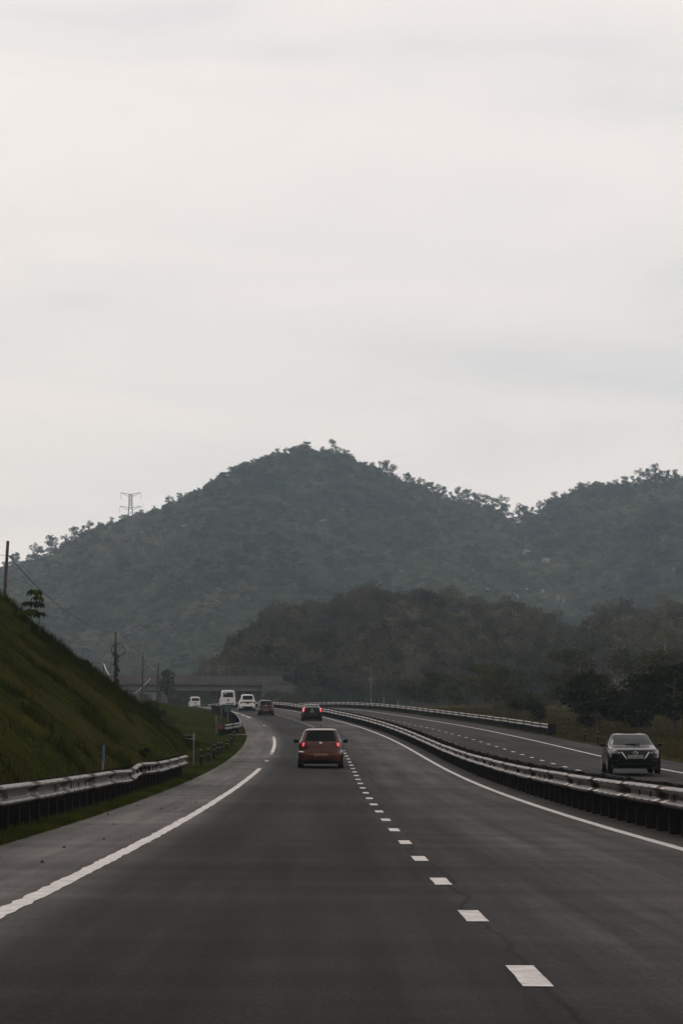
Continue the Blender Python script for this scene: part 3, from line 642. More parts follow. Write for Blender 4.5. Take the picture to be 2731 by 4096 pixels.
# thin posts behind the left rail
e = empty('slim_post', TL(52, -6.55)); tag(e, 'slim grey post with a blue top behind the nearest guardrail', 'post')
MB().box((0, 0, .28), (.05, .04, .9)).build('post', M['grey'], e); MB().box((.015, 0, .92), (.065, .03, .40)).build('blue_plate', M['blue_grey'], e)
e = empty('slim_post', TL(79, -6.0)); tag(e, 'slim grey post just beyond the end of the nearest guardrail', 'post')
MB().tube([(0, 0, -.2), (0, 0, 1.28)], .028, 8).build('post', M['grey'], e); MB().box((0, -.03, 1.1), (.10, .02, .22)).build('plate', M['grey'], e)
e = empty('slim_post', TL(131.5, -6.75)); tag(e, 'slim dark post standing beside the striped end board', 'post')
MB().tube([(-.25, 0, -.2), (-.25, 0, 1.15)], .04, 8).build('post', M['fence_steel'], e); MB().box((-.25, -.04, 1.02), (.12, .02, .22)).build('plate', M['fence_steel'], e)
# kilometre sign
pk = TL(160, -6.15); e = empty('distance_sign', pk); tag(e, 'small green distance sign on a post, in front of the white passenger van', 'sign')
MB().tube([(0, 0, -.3), (0, 0, 1.05)], .03, 8).build('post', M['grey'], e); MB().box((0, -.03, 1.22), (.52, .025, .56)).build('panel', M['sign_green'], e)
lt = MB(); lt.box((-.08, -.045, 1.30), (.03, .004, .18), Matrix.Rotation(.35, 3, 'Y')); lt.box((.01, -.045, 1.30), (.03, .004, .18), Matrix.Rotation(-.35, 3, 'Y')); lt.box((.09, -.045, 1.12), (.12, .004, .03)); lt.box((-.05, -.045, 1.12), (.03, .004, .16), Matrix.Rotation(.3, 3, 'Y')); lt.build('faded_lettering', M['sign_text'], e)
pk = TL(178, -6.3); e = empty('slim_post', pk); tag(e, 'slim pale post rising behind the dark curve of the left guardrail', 'post')
MB().tube([(0, 0, -.3), (0, 0, .95)], .035, 8).build('post', M['galv_dull'], e); MB().box((0, -.04, .86), (.09, .02, .2)).build('plate', M['galv_dull'], e)
# concrete drain slab across the verge
tag(strip('drain_slab', np.linspace(127.5, 129.5, 4), np.linspace(-6.6, -5.05, 6), M['concrete_dark'], dz=0, zfun=lambda s, o: z_left(s, o) + .06), 'low concrete drain slab crossing the grass verge before the striped board', 'slab')

# ------------------------------------------------------------------ poles and wires on the left
def pole(name, top, D, base_z, r, label, lean=0.0, extra=None):
    """top: photograph pixel of the tip"""
    t = pix(*top, D); root = empty(name, (t.x - lean * (t.z - base_z), t.y, base_z)); tag(root, label, 'utility pole', 'wooden utility poles')
    h = t.z - base_z; MB().tube([(lean * h * k / 6 + random.uniform(-.02, .02), 0, h * k / 6) for k in range(7)], [r * (1.25 - .45 * k / 6) for k in range(7)], 10).build('shaft', M['wood'], root, smooth=True)
    return root, h
def gz(x, y): return float(ground_z(np.array(x), np.array(y)))
P1, h1 = pole('utility_pole', (32, 2164), 136, 4.2, .125, 'leaning wooden pole standing above the left bank against the sky', 0.045)
MB().tube([(.045 * h1 * .92 - .05, 0, h1 * .915), (.045 * h1 * .92 + .35, 0, h1 * .905)], .03, 6).build('bracket', M['fence_steel'], P1)
P2, h2 = pole('utility_pole', (463, 2526), 172, 4.6, .115, 'thick vine covered pole with a coil of black cable behind the bank')
cm = MB()
for k in range(3):
    rx, rz_ = .50 + .05 * k, .55 - .05 * k; cm.tube([(.18 + math.cos(w) * rx + .06 * k, -.16 - .02 * k, h2 - 1.55 + math.sin(w) * rz_) for w in np.linspace(0, 2 * math.pi, 26)], .022, 5)
cm.build('cable_coil', M['cable'], P2)
MB().tube([(-.25, -.1, h2 - 1.95), (-.42, -.1, h2 - 3.2), (-.62, -.1, 0)], .022, 5).build('stay_cable', M['cable'], P2)
vr = np.random.default_rng(5); cs = [(vr.normal(.08, .07), -.08, z) for z in np.linspace(h2 * .25, h2 * .72, 16)]
LV, LF = leaf_cards(cs, [np.array([.2, .2, .3])] * 16, 40, .14, vr); ob('vine', fast_mesh('vine', LV, LF, M['leaf_dark']), P2)
P3, h3 = pole('utility_pole', (572, 2607), 224, 6.5, .095, 'slim pole with a bright sagging wire in front of the overpass')
P4, h4 = pole('utility_pole', (632, 2651), 196, 5.0, .105, 'shorter dark pole between the slim wired pole and the minivan')
P5, h5 = pole('utility_pole', (415, 2650), 246, 7.0, .09, 'distant short pole just left of the vine covered pole')
def sag(a, b, drop, n=14): return [a.lerp(b, t) - Vector((0, 0, drop * 4 * t * (1 - t))) for t in np.linspace(0, 1, n)]
def wire(name, pts, r, m, label, group=None):
    o = MB().tube(pts, r, 5).build(name, m); return tag(o, label, 'wire', group)
a = P1.location + Vector((.045 * h1 * .92 + .12, 0, h1 * .91))
wire('overhead_wire', sag(a, P2.location + Vector((0, 0, h2 * .97)), 1.0, 20), .030, M['cable'], 'dark overhead wire sagging from the leaning pole down to the vine covered pole')
wire('overhead_wire', sag(a, a + Vector((-14, -14, 1.6)), .3), .012, M['cable'], 'thin wire leaving the leaning pole towards the left edge')
wire('overhead_wire', sag(P3.location + Vector((0, 0, h3 * .97)), pix(618, 2678, 235), .35), .025, M['wire_light'], 'bright wire sagging right from the top of the slim pole')
wire('overhead_wire', sag(pix(602, 2714, 232), pix(540, 2772, 226), .1), .018, M['wire_light'], 'bright wire slanting across the foot of the slim pole')
wire('overhead_wire', sag(P5.location + Vector((0, 0, h5 * .98)), pix(436, 2700, 240), .15), .025, M['wire_light'], 'short bright wire dropping behind the grass bank')
# camera mast behind the right-hand guardrail
c0 = pix(1483, 2660, 252); bz = float(z_right(np.array(250.), np.array(16.))) - .3
e = empty('camera_mast', (c0.x, c0.y, bz)); tag(e, 'thin grey mast with a box and side arm behind the far guardrail', 'mast')
hh = c0.z - bz; MB().tube([(0, 0, 0), (0, 0, hh)], [.075, .045], 8).build('mast', M['galv_dull'], e)
MB().box((0, -.1, hh - 1.75), (.58, .2, .34)).build('box', M['galv_dull'], e); MB().tube([(0, 0, hh - .55), (-.55, 0, hh - .5)], .02, 5).build('arm', M['galv_dull'], e); MB().box((-.6, 0, hh - .45), (.22, .3, .2)).build('camera_head', M['galv_dull'], e)
for k, (x, y) in enumerate([(1535, 2788), (1592, 2800)]):
    c0 = pix(x, y, 236 - 8 * k); e = empty('slim_post', (c0.x, c0.y, bz - .8)); tag(e, ('left' if k == 0 else 'right') + ' one of two faint grey posts right of the camera mast behind the far guardrail', 'post')
    MB().tube([(0, 0, 0), (0, 0, c0.z - bz + .8)], .07, 8).build('post', M['galv_dull'], e); MB().box((0, -.08, c0.z - bz + .7), (.16, .03, .2)).build('plate', M['galv_dull'], e)

# ------------------------------------------------------------------ overpass
bc = pix(1047, 2764, 388); ang = math.radians(10)
ov = empty('overpass', (bc.x, bc.y, bc.z), ang); tag(ov, 'concrete overpass with a mesh fence crossing the highway behind the vans', 'bridge')
def OB(name, c, d, m): return MB().box(c, d).build(name, m, ov)
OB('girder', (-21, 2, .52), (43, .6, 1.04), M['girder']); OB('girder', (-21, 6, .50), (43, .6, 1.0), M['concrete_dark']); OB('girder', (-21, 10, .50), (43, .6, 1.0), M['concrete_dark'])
OB('deck_slab', (-20, 6, 1.29), (52, 10.4, .48), M['concrete_dark'])  # dark slab edge paints the overhang's shadow line between girder and parapet
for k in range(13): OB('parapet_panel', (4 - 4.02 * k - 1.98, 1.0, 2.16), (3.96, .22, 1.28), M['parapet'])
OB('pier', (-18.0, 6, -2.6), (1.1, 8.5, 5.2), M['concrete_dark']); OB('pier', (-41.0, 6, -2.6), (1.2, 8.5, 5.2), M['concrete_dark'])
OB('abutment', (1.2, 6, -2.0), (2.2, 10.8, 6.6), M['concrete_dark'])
wv = [(2.31, .8, -4), (7.5, .8, -4), (7.5, .8, .6), (2.31, .8, 2.76), (2.31, 1.2, -4), (7.5, 1.2, -4), (7.5, 1.2, .6), (2.31, 1.2, 2.76)]
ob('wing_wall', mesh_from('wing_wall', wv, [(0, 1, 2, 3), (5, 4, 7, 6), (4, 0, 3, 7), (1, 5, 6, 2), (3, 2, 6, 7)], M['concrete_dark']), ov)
for k in range(27): OB('fence_post', (6 - 2 * k, 1.0, 3.65), (.07, .07, 1.75), M['fence_steel'])
for z in (3.1, 3.5, 3.95, 4.5): OB('fence_rail', (-20, 1.0, z), (52, .04, .05), M['fence_steel'])

# ------------------------------------------------------------------ pylons and power lines
def lattice(mb, w0, w1, z0, z1, n, r):
    prev = None
    for k in range(n + 1):
        t = k / n; w = w0 + (w1 - w0) * t; z = z0 + (z1 - z0) * t; q = [Vector((sx * w / 2, sy * w / 2, z)) for sx, sy in ((-1, -1), (1, -1), (1, 1), (-1, 1))]
        if prev:
            for i in range(4): mb.tube([prev[i], q[i]], r, 4, False); mb.tube([prev[i], q[(i+1) % 4]], r * .6, 4, False); mb.tube([prev[(i+1) % 4], q[i]], r * .6, 4, False)
        prev = q
pb, pD = hill_at(516, 2175)
ptop = CAM_H + (HOR - 1966) / FPX * pD; ph = ptop - pb.z
py = empty('pylon', pb); tag(py, 'tall lattice pylon rising above the left flank of the hill', 'pylon')
lm = MB(); lattice(lm, 5.5, 2.2, 0, ph * .72, 8, .16); lattice(lm, 2.2, 2.0, ph * .72, ph - 1.5, 6, .15); lm.build('lattice_tower', M['fence_steel'], py)
for zc, hw in ((ph - 1.2, 6.6), (ph - 10.2, 7.0)):
    am = MB()
    for sx in (-1, 1):
        am.tube([(0, 0, zc - .4), (sx * hw, 0, zc + .7)], .15, 4); am.tube([(sx * 1.1, 0, zc - 2), (sx * hw, 0, zc + .7)], .13, 4)
    am.build('crossarm', M['fence_steel'], py)
    for sx in (-1, 1): MB().tube([(sx * hw, 0, zc + .6), (sx * hw, 0, zc - 3.6)], .10, 5).build('insulator', M['fence_steel'], py)
pe, pD2 = pix(2028, 2318, 900), 900
mp_ = empty('pylon', (pe.x, pe.y, float(hill_z(np.array(pe.x / pe.y), np.array(900.))))); tag(mp_, 'dark T shaped power pole in front of the lower hillside above the brown wood', 'pylon')
hz_ = pe.z - mp_.location.z; MB().tube([(0, 0, 0), (0, 0, hz_)], [.3, .2], 6).build('shaft', M['fence_steel'], mp_)
MB().box((0, 0, hz_ - 4.2), (17, .25, .3)).build('crossarm', M['fence_steel'], mp_)
MB().tube([(0, 0, hz_ - .2), (6.5, 0, hz_ - 4)], .1, 4).build('brace', M['fence_steel'], mp_)
for sx in (-1, 1): MB().box((sx * 8.6, -.2, hz_ - 4.1), (1.3, .5, .5), Matrix.Rotation(.35, 3, 'Y')).build('insulator', M['white'], mp_)
for k, (zz, xx, tgt, lab) in enumerate([(ph - 4.2, 6.6, (960, 2385), 'upper'), (ph - 13.6, 7.0, (955, 2432), 'middle'), (ph - 13.6, -7.0, (945, 2478), 'lower')]):
    a = pb + Vector((xx, 0, zz)); b = pix(*tgt, 760); pts = sag(a, b, 12, 24); r = empty('power_line', a)
    tag(r, lab + ' power line slanting from the pylon down the hill to the right', 'power line', 'power lines from the pylon')
    MB().tube([p - a for p in pts], .03, 4).build('cable', M['galv_dull'], r)
    t = 20; mk = pts[t] - a
    for d in (0, 1): MB().box(mk + Vector((-.4 + d * 1.0, -.2, .1 - d * .45)), (.75, .3, .3), Matrix.Rotation(.4, 3, 'Y')).build('line_marker', M['white'], r)

# ------------------------------------------------------------------ nearer trees and shrubs
dk = [tree_data(500 + k, [4.6, 5.0, 4.4, 3.0][k], [3.1, 3.3, 2.9, 1.9][k], [17, 19, 16, 10][k], [.22, .28, .30, .4][k], .12, [.95, .95, .95, .85][k], 120, .21, M['leaf_dark'], M['bark'], [.40, .42, .45, .6][k], .04, [.12, .2, .12, .08][k]) for k in range(4)]
for k, (s, o, kd, sc, lab) in enumerate([(146, 19.6, 0, .98, 'dark spreading tree with layered branches left of the oncoming car, beyond the verge'), (131, 22.0, 1, 1.02, 'tall dark tree with a spiky layered top above the oncoming car'),
        (127, 25.0, 2, 1.02, 'dark tree at the right edge of the picture behind the verge'), (141, 22.6, 2, .90, 'dark tree filling the gap between the two layered trees'), (168, 18.6, 3, .75, 'small dark shrub standing alone behind the end of the far guardrail'),
        (138, 18.2, 3, .85, 'low dark shrub at the foot of the left layered tree'), (150, 26.5, 0, .92, 'dark bushy tree behind the tall spiky one'), (134, 20.2, 3, .95, 'low dark bush under the tall spiky tree'), (129, 23.6, 3, 1.0, 'low dark bush beside the tree at the right edge'), (152, 22.0, 3, 1.1, 'dark rounded bush behind the left layered tree')]):
    tree('roadside_tree', TR(s, o) - Vector((0, 0, .1)), dk[kd], lab, 'dark roadside trees on the right', sc, k * 1.3)
ol = [tree_data(520 + k, [5.0, 4.2, 5.6][k], [2.6, 3.0, 2.4][k], 9, [.5, .35, .6][k], .11, [1.15, 1.2, 1.1][k], 90, .28, M['leaf_olive'], M['bark'], .7, .03, .2) for k in range(3)]
for k, (s, o, kd, sc, lab) in enumerate([(205, 23, 0, .95, 'tallest pale olive tree behind the far guardrail'), (212, 20.5, 1, .95, 'rounded olive bush left of the tallest olive tree'), (196, 21.2, 1, .8, 'low olive bush right of the tallest olive tree'), (236, 19, 1, .85, 'olive brown bush beside the camera mast'),
        (243, 23, 2, .8, 'olive tree behind the bush next to the camera mast'), (186, 24.5, 2, .85, 'slim olive tree between the olive clump and the dark trees'), (175, 25, 0, .85, 'olive tree half hidden behind the dark layered tree'), (224, 25, 2, .95, 'tall olive tree in the middle of the row behind the far guardrail'), (162, 23.5, 1, .8, 'olive bush glimpsed through the gap beside the small dark shrub'), (172, 31, 2, 1.1, 'olive tree standing back behind the dark layered tree'), (160, 33, 0, 1.1, 'broad olive tree standing back behind the tall spiky tree'), (190, 33, 0, 1.2, 'broad olive tree far back right of the olive clump'), (215, 32, 2, 1.2, 'tall olive tree far back behind the olive clump'), (182, 20.5, 1, .62, 'low olive bush close behind the far guardrail near its end')]):
    tree('olive_tree', TR(s, o) - Vector((0, 0, .1)), ol[kd], lab, 'olive trees behind the far guardrail', sc, k * 2.1)
sh = [tree_data(560 + k, [1.1, .8, 1.3][k], [.6, .7, .5][k], 8, [.5, .3, .7][k], .02, [.32, .34, .3][k], 70, .10, M['leaf_olive'] if k == 1 else M['leaf_dark'], M['bark'], .8, .05, .05) for k in range(3)]
for k, (s, o, kd, sc, lab) in enumerate([(93, -8.0, 1, .6, 'low olive weed clump at the far foot of the left bank'), (97.5, -9.4, 0, .55, 'dark shrub where the left bank drops to the low mound'), (102, -8.6, 2, .5, 'leafy shrub on the low mound just beyond the bank'), (91, -11.4, 0, .35, 'tiny dark shrub halfway up the far edge of the bank'), (90, -14.2, 2, .3, 'small weed near the crest of the bank below the sapling'),
        (112, -9.6, 1, 1.1, 'olive weed clump in the middle of the low mound'), (122, -10.2, 0, .9, 'dark shrub on the low mound behind the striped board'), (140, -11.5, 1, 1.2, 'olive shrub on the crest of the low mound'), (70, -7.1, 0, .3, 'small dark weed behind the end of the nearest guardrail'), (40, -7.6, 2, .3, 'small weed at the foot of the bank behind the nearest guardrail')]):
    tree('shrub', TL(s, o) - Vector((0, 0, .05)), sh[kd], lab, 'shrubs on the left bank', sc, k * 1.7, 'shrub')
for k, (x, y, D, sc, lab) in enumerate([(1100, 2790, 368, .9, 'hazy bush in front of the right end of the overpass'), (1165, 2780, 372, 1.1, 'hazy tree at the right end of the overpass wing wall'), (1230, 2790, 372, 1.0, 'hazy tree behind the charcoal liftback'), (560, 2800, 360, .8, 'hazy bush under the left part of the overpass'), (620, 2795, 362, .6, 'small hazy bush beside the overpass pier')]):
    p = pix(x, y, D); tree('roadside_bush', (p.x, p.y, float(np.interp(D, RY, RZ)) - .5), ol[k % 3], lab, 'hazy bushes near the overpass', sc, k * 1.1, 'bush')
# pale bare trunk in the right-hand wood
pt = pix(2654, 2535, 330); e = tree('pale_tree', (pt.x, pt.y, 9.0), tree_data(540, pt.z - 7, 2.2, 6, .8, .16, 1.2, 30, .4, M['leaf_wood'], M['trunk_pale'], .8, .0, .8), 'slender tree with a pale bare trunk in the wood at the right edge')
# dark tree beside the overpass
tree('round_tree', (pix(672, 2700, 372).x, 372, 9.5), tree_data(541, 7.4, 1.1, 9, .5, .15, 0.95, 80, .35, M['leaf_dark'], M['bark'], .9, .02, .3), 'round dark tree standing by the overpass fence')
# row of pale posts on a red earth bank
p0 = pix(2443, 2742, 262); e = empty('post_fence', p0); tag(e, 'row of pale concrete posts on reddish earth above the dark trees', 'fence')
for k in range(8): MB().box((.5 * k, 0, .38 - .1 * (k % 2)), (.12, .12, 1.15 - .18 * (k % 3))).build('post', M['trunk_pale'], e)
for z in (.1, .6): MB().box((1.75, .1, z), (3.8, .04, .04)).build('rail', M['fence_steel'], e)
em = bmesh.new(); bmesh.ops.create_icosphere(em, subdivisions=3, radius=1)
for v in em.verts: v.co = Vector((v.co.x * 3.2, v.co.y * 3, v.co.z * (3.0 if v.co.z > 0 else 1.2))) * (1 + .14 * float(vnoise(v.co.x * 4, v.co.y * 4 + v.co.z * 3, 12)))
me = bpy.data.meshes.new('earth_mound'); em.to_mesh(me); em.free(); me.materials.append(M['soil'])
mz = float(np.interp(262, RY, RZ)); o = ob('earth_mound', me, None, (p0.x + 1.7, p0.y + .3, mz)); o.scale = (1, 1, max(.3, (p0.z - .05 - mz) / 3.0)); tag(o, kind='structure')

# sapling with drooping leaf tiers on the bank
def sapling():
    bp = pix(150, 2500, 84); sz = 84 / FPX
    s_ = 84; e = empty('sapling', (bp.x, bp.y, bp.z - .25)); tag(e, 'young tree with drooping tiers of large leaves on the crest of the bank', 'tree')
    P0 = e.location
    def q(x, y, dy=0.0): v = pix(x, y, 84) - P0; return Vector((v.x, v.y + dy, v.z))
    st = MB(); st.tube([Vector((.1, 0, 0)), q(158, 2492), q(152, 2440), q(147, 2395), q(140, 2362)], [.022, .02, .018, .014, .008], 6); st.tube([Vector((-.35, .1, .2)), q(122, 2470, .1), q(120, 2425, .1), q(112, 2408, .1)], [.018, .015, .012, .008], 6); st.build('stem', M['bark'], e)
    rng = np.random.default_rng(9)
    for (x, y, n, R_, m, dy) in [(140, 2362, 15, .30, 'leaf_young', 0), (150, 2388, 11, .28, 'leaf_young', 0), (110, 2408, 13, .28, 'leaf_young', .1), (148, 2410, 16, .30, 'leaf_plum', -.05), (90, 2446, 10, .22, 'leaf_young', .1), (122, 2440, 16, .32, 'leaf_young', .1), (163, 2452, 11, .24, 'leaf_plum', 0), (128, 2455, 10, .25, 'leaf_young', .1)]:
        c = q(x, y, dy); V, F = [], []
        for k in range(n):
            w = 2 * math.pi * k / n + rng.uniform(-.2, .2); L = R_ * rng.uniform(.85, 1.3); up = rng.uniform(.0, .35); d = Vector((math.cos(w), math.sin(w), 0)); sd = Vector((-d.y, d.x, 0)) * L * .24
            p = [c, c + d * L * .4 + Vector((0, 0, L * up * .3)), c + d * L * .8 - Vector((0, 0, L * .18)), c + d * L * .95 - Vector((0, 0, L * .75))]; i = len(V)
            V += [p[0], p[1] + sd, p[1] - sd, p[2] + sd * .95, p[2] - sd * .95, p[3]]; F += [(i, i+1, i+2), (i+1, i+3, i+4, i+2), (i+3, i+5, i+4)]
        ob('leaf_tier', mesh_from('leaf_tier', V, F, M[m]), e)
sapling()

# ------------------------------------------------------------------ grass
def blades(name, P, hgt, wid, m, label, rng):
    n = len(P); w = rng.uniform(0, 6.28, n); ln = rng.uniform(0, .55, n)[:, None]; h = (hgt * rng.uniform(.5, 1.3, n))[:, None]
    d = np.stack([np.cos(w), np.sin(w), 0 * w], -1); t = rng.uniform(0, 6.28, n); l = np.stack([np.cos(t), np.sin(t), 0 * t], -1)
    V = np.stack([P - d * wid / 2, P + d * wid / 2, P + l * ln * h + np.array([0, 0, 1.0]) * h], 1).reshape(-1, 3)
    return tag(ob(name, fast_mesh(name, V, np.arange(3 * n).reshape(-1, 3), m)), label, 'grass', kind='stuff')
rng = np.random.default_rng(3)
def pts_left(n, s0, s1, o0, o1, pw=1.0):
    s = s0 + (s1 - s0) * rng.uniform(0, 1, n) ** pw; o = rng.uniform(o0, o1, n); q = road(s, o); q[:, 2] = z_left(s, o) - .01; return q
P = pts_left(52000, 18, 130, -6.6, GRASS_L + .07, 1.5)
blades('verge_grass', P, .095, .014, M['grass'], 'bright green grass strip under the left guardrail', rng)
P = pts_left(120000, 18, 112, -19, -6.3, .9)
blades('bank_grass', P, .06 + .16 * np.clip(fbm(P[:, 0] * .5 + 9, P[:, 1] * .35, 91, 3), 0, 1), .022, M['grass_slope'], 'rough dark grass covering the left bank', rng)
P = pts_left(90000, 18, 100, -19, -6.8, .9); P = P[fbm(P[:, 0] * .9 + 3, P[:, 1] * .45, 131, 3) > .24]
blades('bank_weeds', P, .30, .035, M['grass_slope'], 'taller weed tufts scattered over the left bank', rng)
P = pts_left(14000, 84, 98, -19, -8.0, 1.0); P = P[fbm(P[:, 0] * .9 + 3, P[:, 1] * .45, 133, 3) > .05]
blades('crest_weeds', P, .38, .04, M['grass_slope'], 'ragged tall grass along the crest of the left bank', rng)
P = pts_left(60000, 100, 225, -20, -5.7, 1.0)
blades('mound_grass', P, .13, .04, M['grass'], 'green grass on the low mound beyond the bank', rng)
n = 42000; s = rng.uniform(70, 240, n); o = 14.5 + 16 * rng.uniform(0, 1, n) ** 1.4; q = road(s, o); q[:, 2] = z_right(s, o) - .01; hh = .20 + .45 * np.clip(fbm(s * .12, o * .25, 61, 3), 0, 1) * (o > 15.5)
blades('dry_grass', q, hh, .035, M['grass_dry'], 'dry brownish grass on the right verge', rng)
# loose stones on the shoulder
n = 60; V, F = [], []; s = rng.uniform(20, 110, n); o = rng.uniform(-5.0, -3.7, n)
for i in range(n):
    p = road(s[i], o[i], .006); r = rng.uniform(.008, .03); k = len(V)
    V += [p + np.array(v) * r for v in ((1, 0, 0), (-.6, .9, 0), (-.7, -.8, 0), (0.1, 0, 1.0))]; F += [(k, k+1, k+3), (k+1, k+2, k+3), (k+2, k, k+3)]
tag(ob('loose_stones', fast_mesh('loose_stones', V, F, M['post'])), 'scattered dark stones on the hard shoulder', 'gravel', kind='stuff')
# scrub and soil at the foot of the bank end
for k, (s, o, w) in enumerate([(97, -7.6, .7), (100, -8.3, .9), (93, -7.2, .6)]):
    o_ = ob('soil_heap', boulder(40 + k), None, TL(s, o)); o_.data.materials.clear(); o_.data.materials.append(M['soil']); o_.scale = (w * 1.5, w * 2.0, w * .28)
    tag(o_, ('larger', 'farther', 'nearer')[k] + ' bare brown soil heap where the grass bank ends', 'soil heap', 'soil heaps at the end of the bank')

# ------------------------------------------------------------------ vehicles
class Car:
    """body = stack of plan outlines; prof rows: z, rear y, front y, half width, squareness. Rear at y=0, front towards +y."""
    def __init__(s, name, label, cat, prof, paint, loc, rz):
        s.p = np.array(prof, float); s.root = empty(name, loc, rz - (.05 if cat == 'van' else .03) * (loc[1] > 150)); tag(s.root, label, cat); s.paint = paint
    def at(s, z):
        p = s.p; return [np.interp(z, p[:, 0], p[:, k]) for k in range(1, 5)]
    def rear(s, x, z):
        yr, yf, w, n = s.at(z); yc, l = (yr + yf) / 2, (yf - yr) / 2; return yc - l * (1 - min(.9999, abs(x / w)) ** n) ** (1 / n)
    def front(s, x, z):
        yr, yf, w, n = s.at(z); yc, l = (yr + yf) / 2, (yf - yr) / 2; return yc + l * (1 - min(.9999, abs(x / w)) ** n) ** (1 / n)
    def side(s, y, z, sg):
        yr, yf, w, n = s.at(z); yc, l = (yr + yf) / 2, (yf - yr) / 2; return sg * w * (1 - min(.9999, abs((y - yc) / l)) ** n) ** (1 / n)
    def body(s, nz=46, na=72):
        z0, z1 = s.p[0, 0], s.p[-1, 0]; zs = np.unique(np.concatenate([np.linspace(z0, z1, nz), s.p[:, 0]])); V, F = [], []
        for z in zs:
            yr, yf, w, n = s.at(z); yc, l = (yr + yf) / 2, (yf - yr) / 2
            for k in range(na):
                t = 2 * math.pi * k / na; c, q = math.cos(t), math.sin(t)
                V.append((w * math.copysign(abs(c) ** (2 / n), c), yc + l * math.copysign(abs(q) ** (2 / n), q), z))
        m = len(zs)
        for i in range(m - 1):
            for k in range(na): F.append((i*na + k, i*na + (k+1) % na, (i+1)*na + (k+1) % na, (i+1)*na + k))
        F.append(tuple(range(na))[::-1]); F.append(tuple((m-1)*na + k for k in range(na)))
        return ob('body', mesh_from('body', V, F, s.paint, True), s.root)
    def patch(s, name, face, corners, m, off=.006, n=10, parent=None, sg=1, smooth=True):
        """quad (x or y, z) laid on the rear, front or side; corners: lower-left, lower-right, upper-right, upper-left"""
        V, F = [], []; c = [Vector(q) for q in corners]
        for i in range(n + 1):
            for j in range(n + 1):
                u, v = j / n, i / n; q = c[0].lerp(c[1], u).lerp(c[3].lerp(c[2], u), v)
                if face == 'rear': V.append((q.x, s.rear(q.x, q.y) - off, q.y + off * .3))
                elif face == 'front': V.append((q.x, s.front(q.x, q.y) + off, q.y + off * .3))
                else: V.append((s.side(q.x, q.y, sg) + sg * off, q.x, q.y))
        for i in range(n):
            for j in range(n): a = i*(n+1) + j; F.append((a, a+1, a+n+2, a+n+1))
        return ob(name, mesh_from(name, V, F, m, smooth), parent or s.root)
    def wheels(s, ys, r, hw, wid=.19):
        tm = MB().tube([(-wid/2, 0, 0), (-wid/2 + .03, 0, 0), (wid/2 - .03, 0, 0), (wid/2, 0, 0)], [r * .9, r, r, r * .9], 22).mesh('tyre', M['tyre'], False)
        rm = MB().tube([(-.005, 0, 0), (.005, 0, 0)], r * .62, 16).mesh('rim', M['rim']); hm = MB().tube([(-.004, 0, 0), (.004, 0, 0)], r * 1.18, 24).mesh('wheel_arch', M['black'])
        for y in ys:
            for sg in (-1, 1):
                t = ob('wheel', tm, s.root, (sg * (hw - wid / 2 - .005), y, r)); rr = ob('rim', rm, t, (sg * (wid / 2 + .002), 0, 0))
                sd = s.side(y, r * 1.25, sg); ob('wheel_arch', hm, s.root, (sd + sg * .006, y, r * 1.02))
    def mirrors(s, y, z, w, m, size=(.20, .09, .15)):
        for sg in (-1, 1):
            bm = bmesh.new(); bmesh.ops.create_icosphere(bm, subdivisions=2, radius=.5)
            for v in bm.verts: v.co = Vector((math.copysign(abs(v.co.x * 2) ** .7, v.co.x) * size[0] / 2, v.co.y * size[1] * 1.4, math.copysign(abs(v.co.z * 2) ** .75, v.co.z) * size[2] / 2)) + Vector((sg * (w + size[0] / 2 + .03), y, z))
            me = bpy.data.meshes.new('wing_mirror'); bm.to_mesh(me); bm.free(); me.materials.append(m); me.polygons.foreach_set('use_smooth', np.ones(len(me.polygons), bool)); o = ob('wing_mirror', me, s.root)
            MB().tube([(sg * (w - .06), y + .02, z - .05), (sg * (w + .06), y, z - .03)], .025, 6).build('mirror_arm', M['black'], o)
    def underbody(s, L, w, z0=.17):
        MB().box((0, L / 2, z0 + .08), (w * 1.7, L * .86, .16)).build('underbody', M['black'], s.root)

def text_on(name, body, size, loc, rot, m, parent):
    cu = bpy.data.curves.new(name, 'FONT'); cu.body = body; cu.size = size; cu.align_x = 'CENTER'; cu.align_y = 'CENTER'; cu.extrude = .001; cu.resolution_u = 2
    t = bpy.data.objects.new(name, cu); C.objects.link(t); bpy.context.view_layer.update(); dg = bpy.context.evaluated_depsgraph_get()
    me = bpy.data.meshes.new_from_object(t.evaluated_get(dg)); me.materials.clear(); me.materials.append(m); bpy.data.objects.remove(t)
    o = ob(name, me, parent, loc); o.rotation_euler = rot; return o

def paint_mat(name, col, rough=.15, metal=.0, coat=.25, spec=.35): return mat(name, col, rough, metal=metal, var=.12, scale=3, coat=coat, spec=spec)
pm_red = paint_mat('copper_red_paint', (0.068, 0.022, 0.017), .14, .0, .22, .12); pm_dred = paint_mat('dark_red_paint', (0.034, 0.006, 0.005), .2, 0, .1, .2); pm_white = paint_mat('white_paint', (0.48, 0.47, 0.45), .45, 0); pm_dark = paint_mat('charcoal_paint', (0.004, 0.004, 0.0045), .14, 0, 0, .10); pm_gun = paint_mat('gunmetal_paint', (0.005, 0.0055, 0.006), .13, .0, 0, .08)
WS = .03

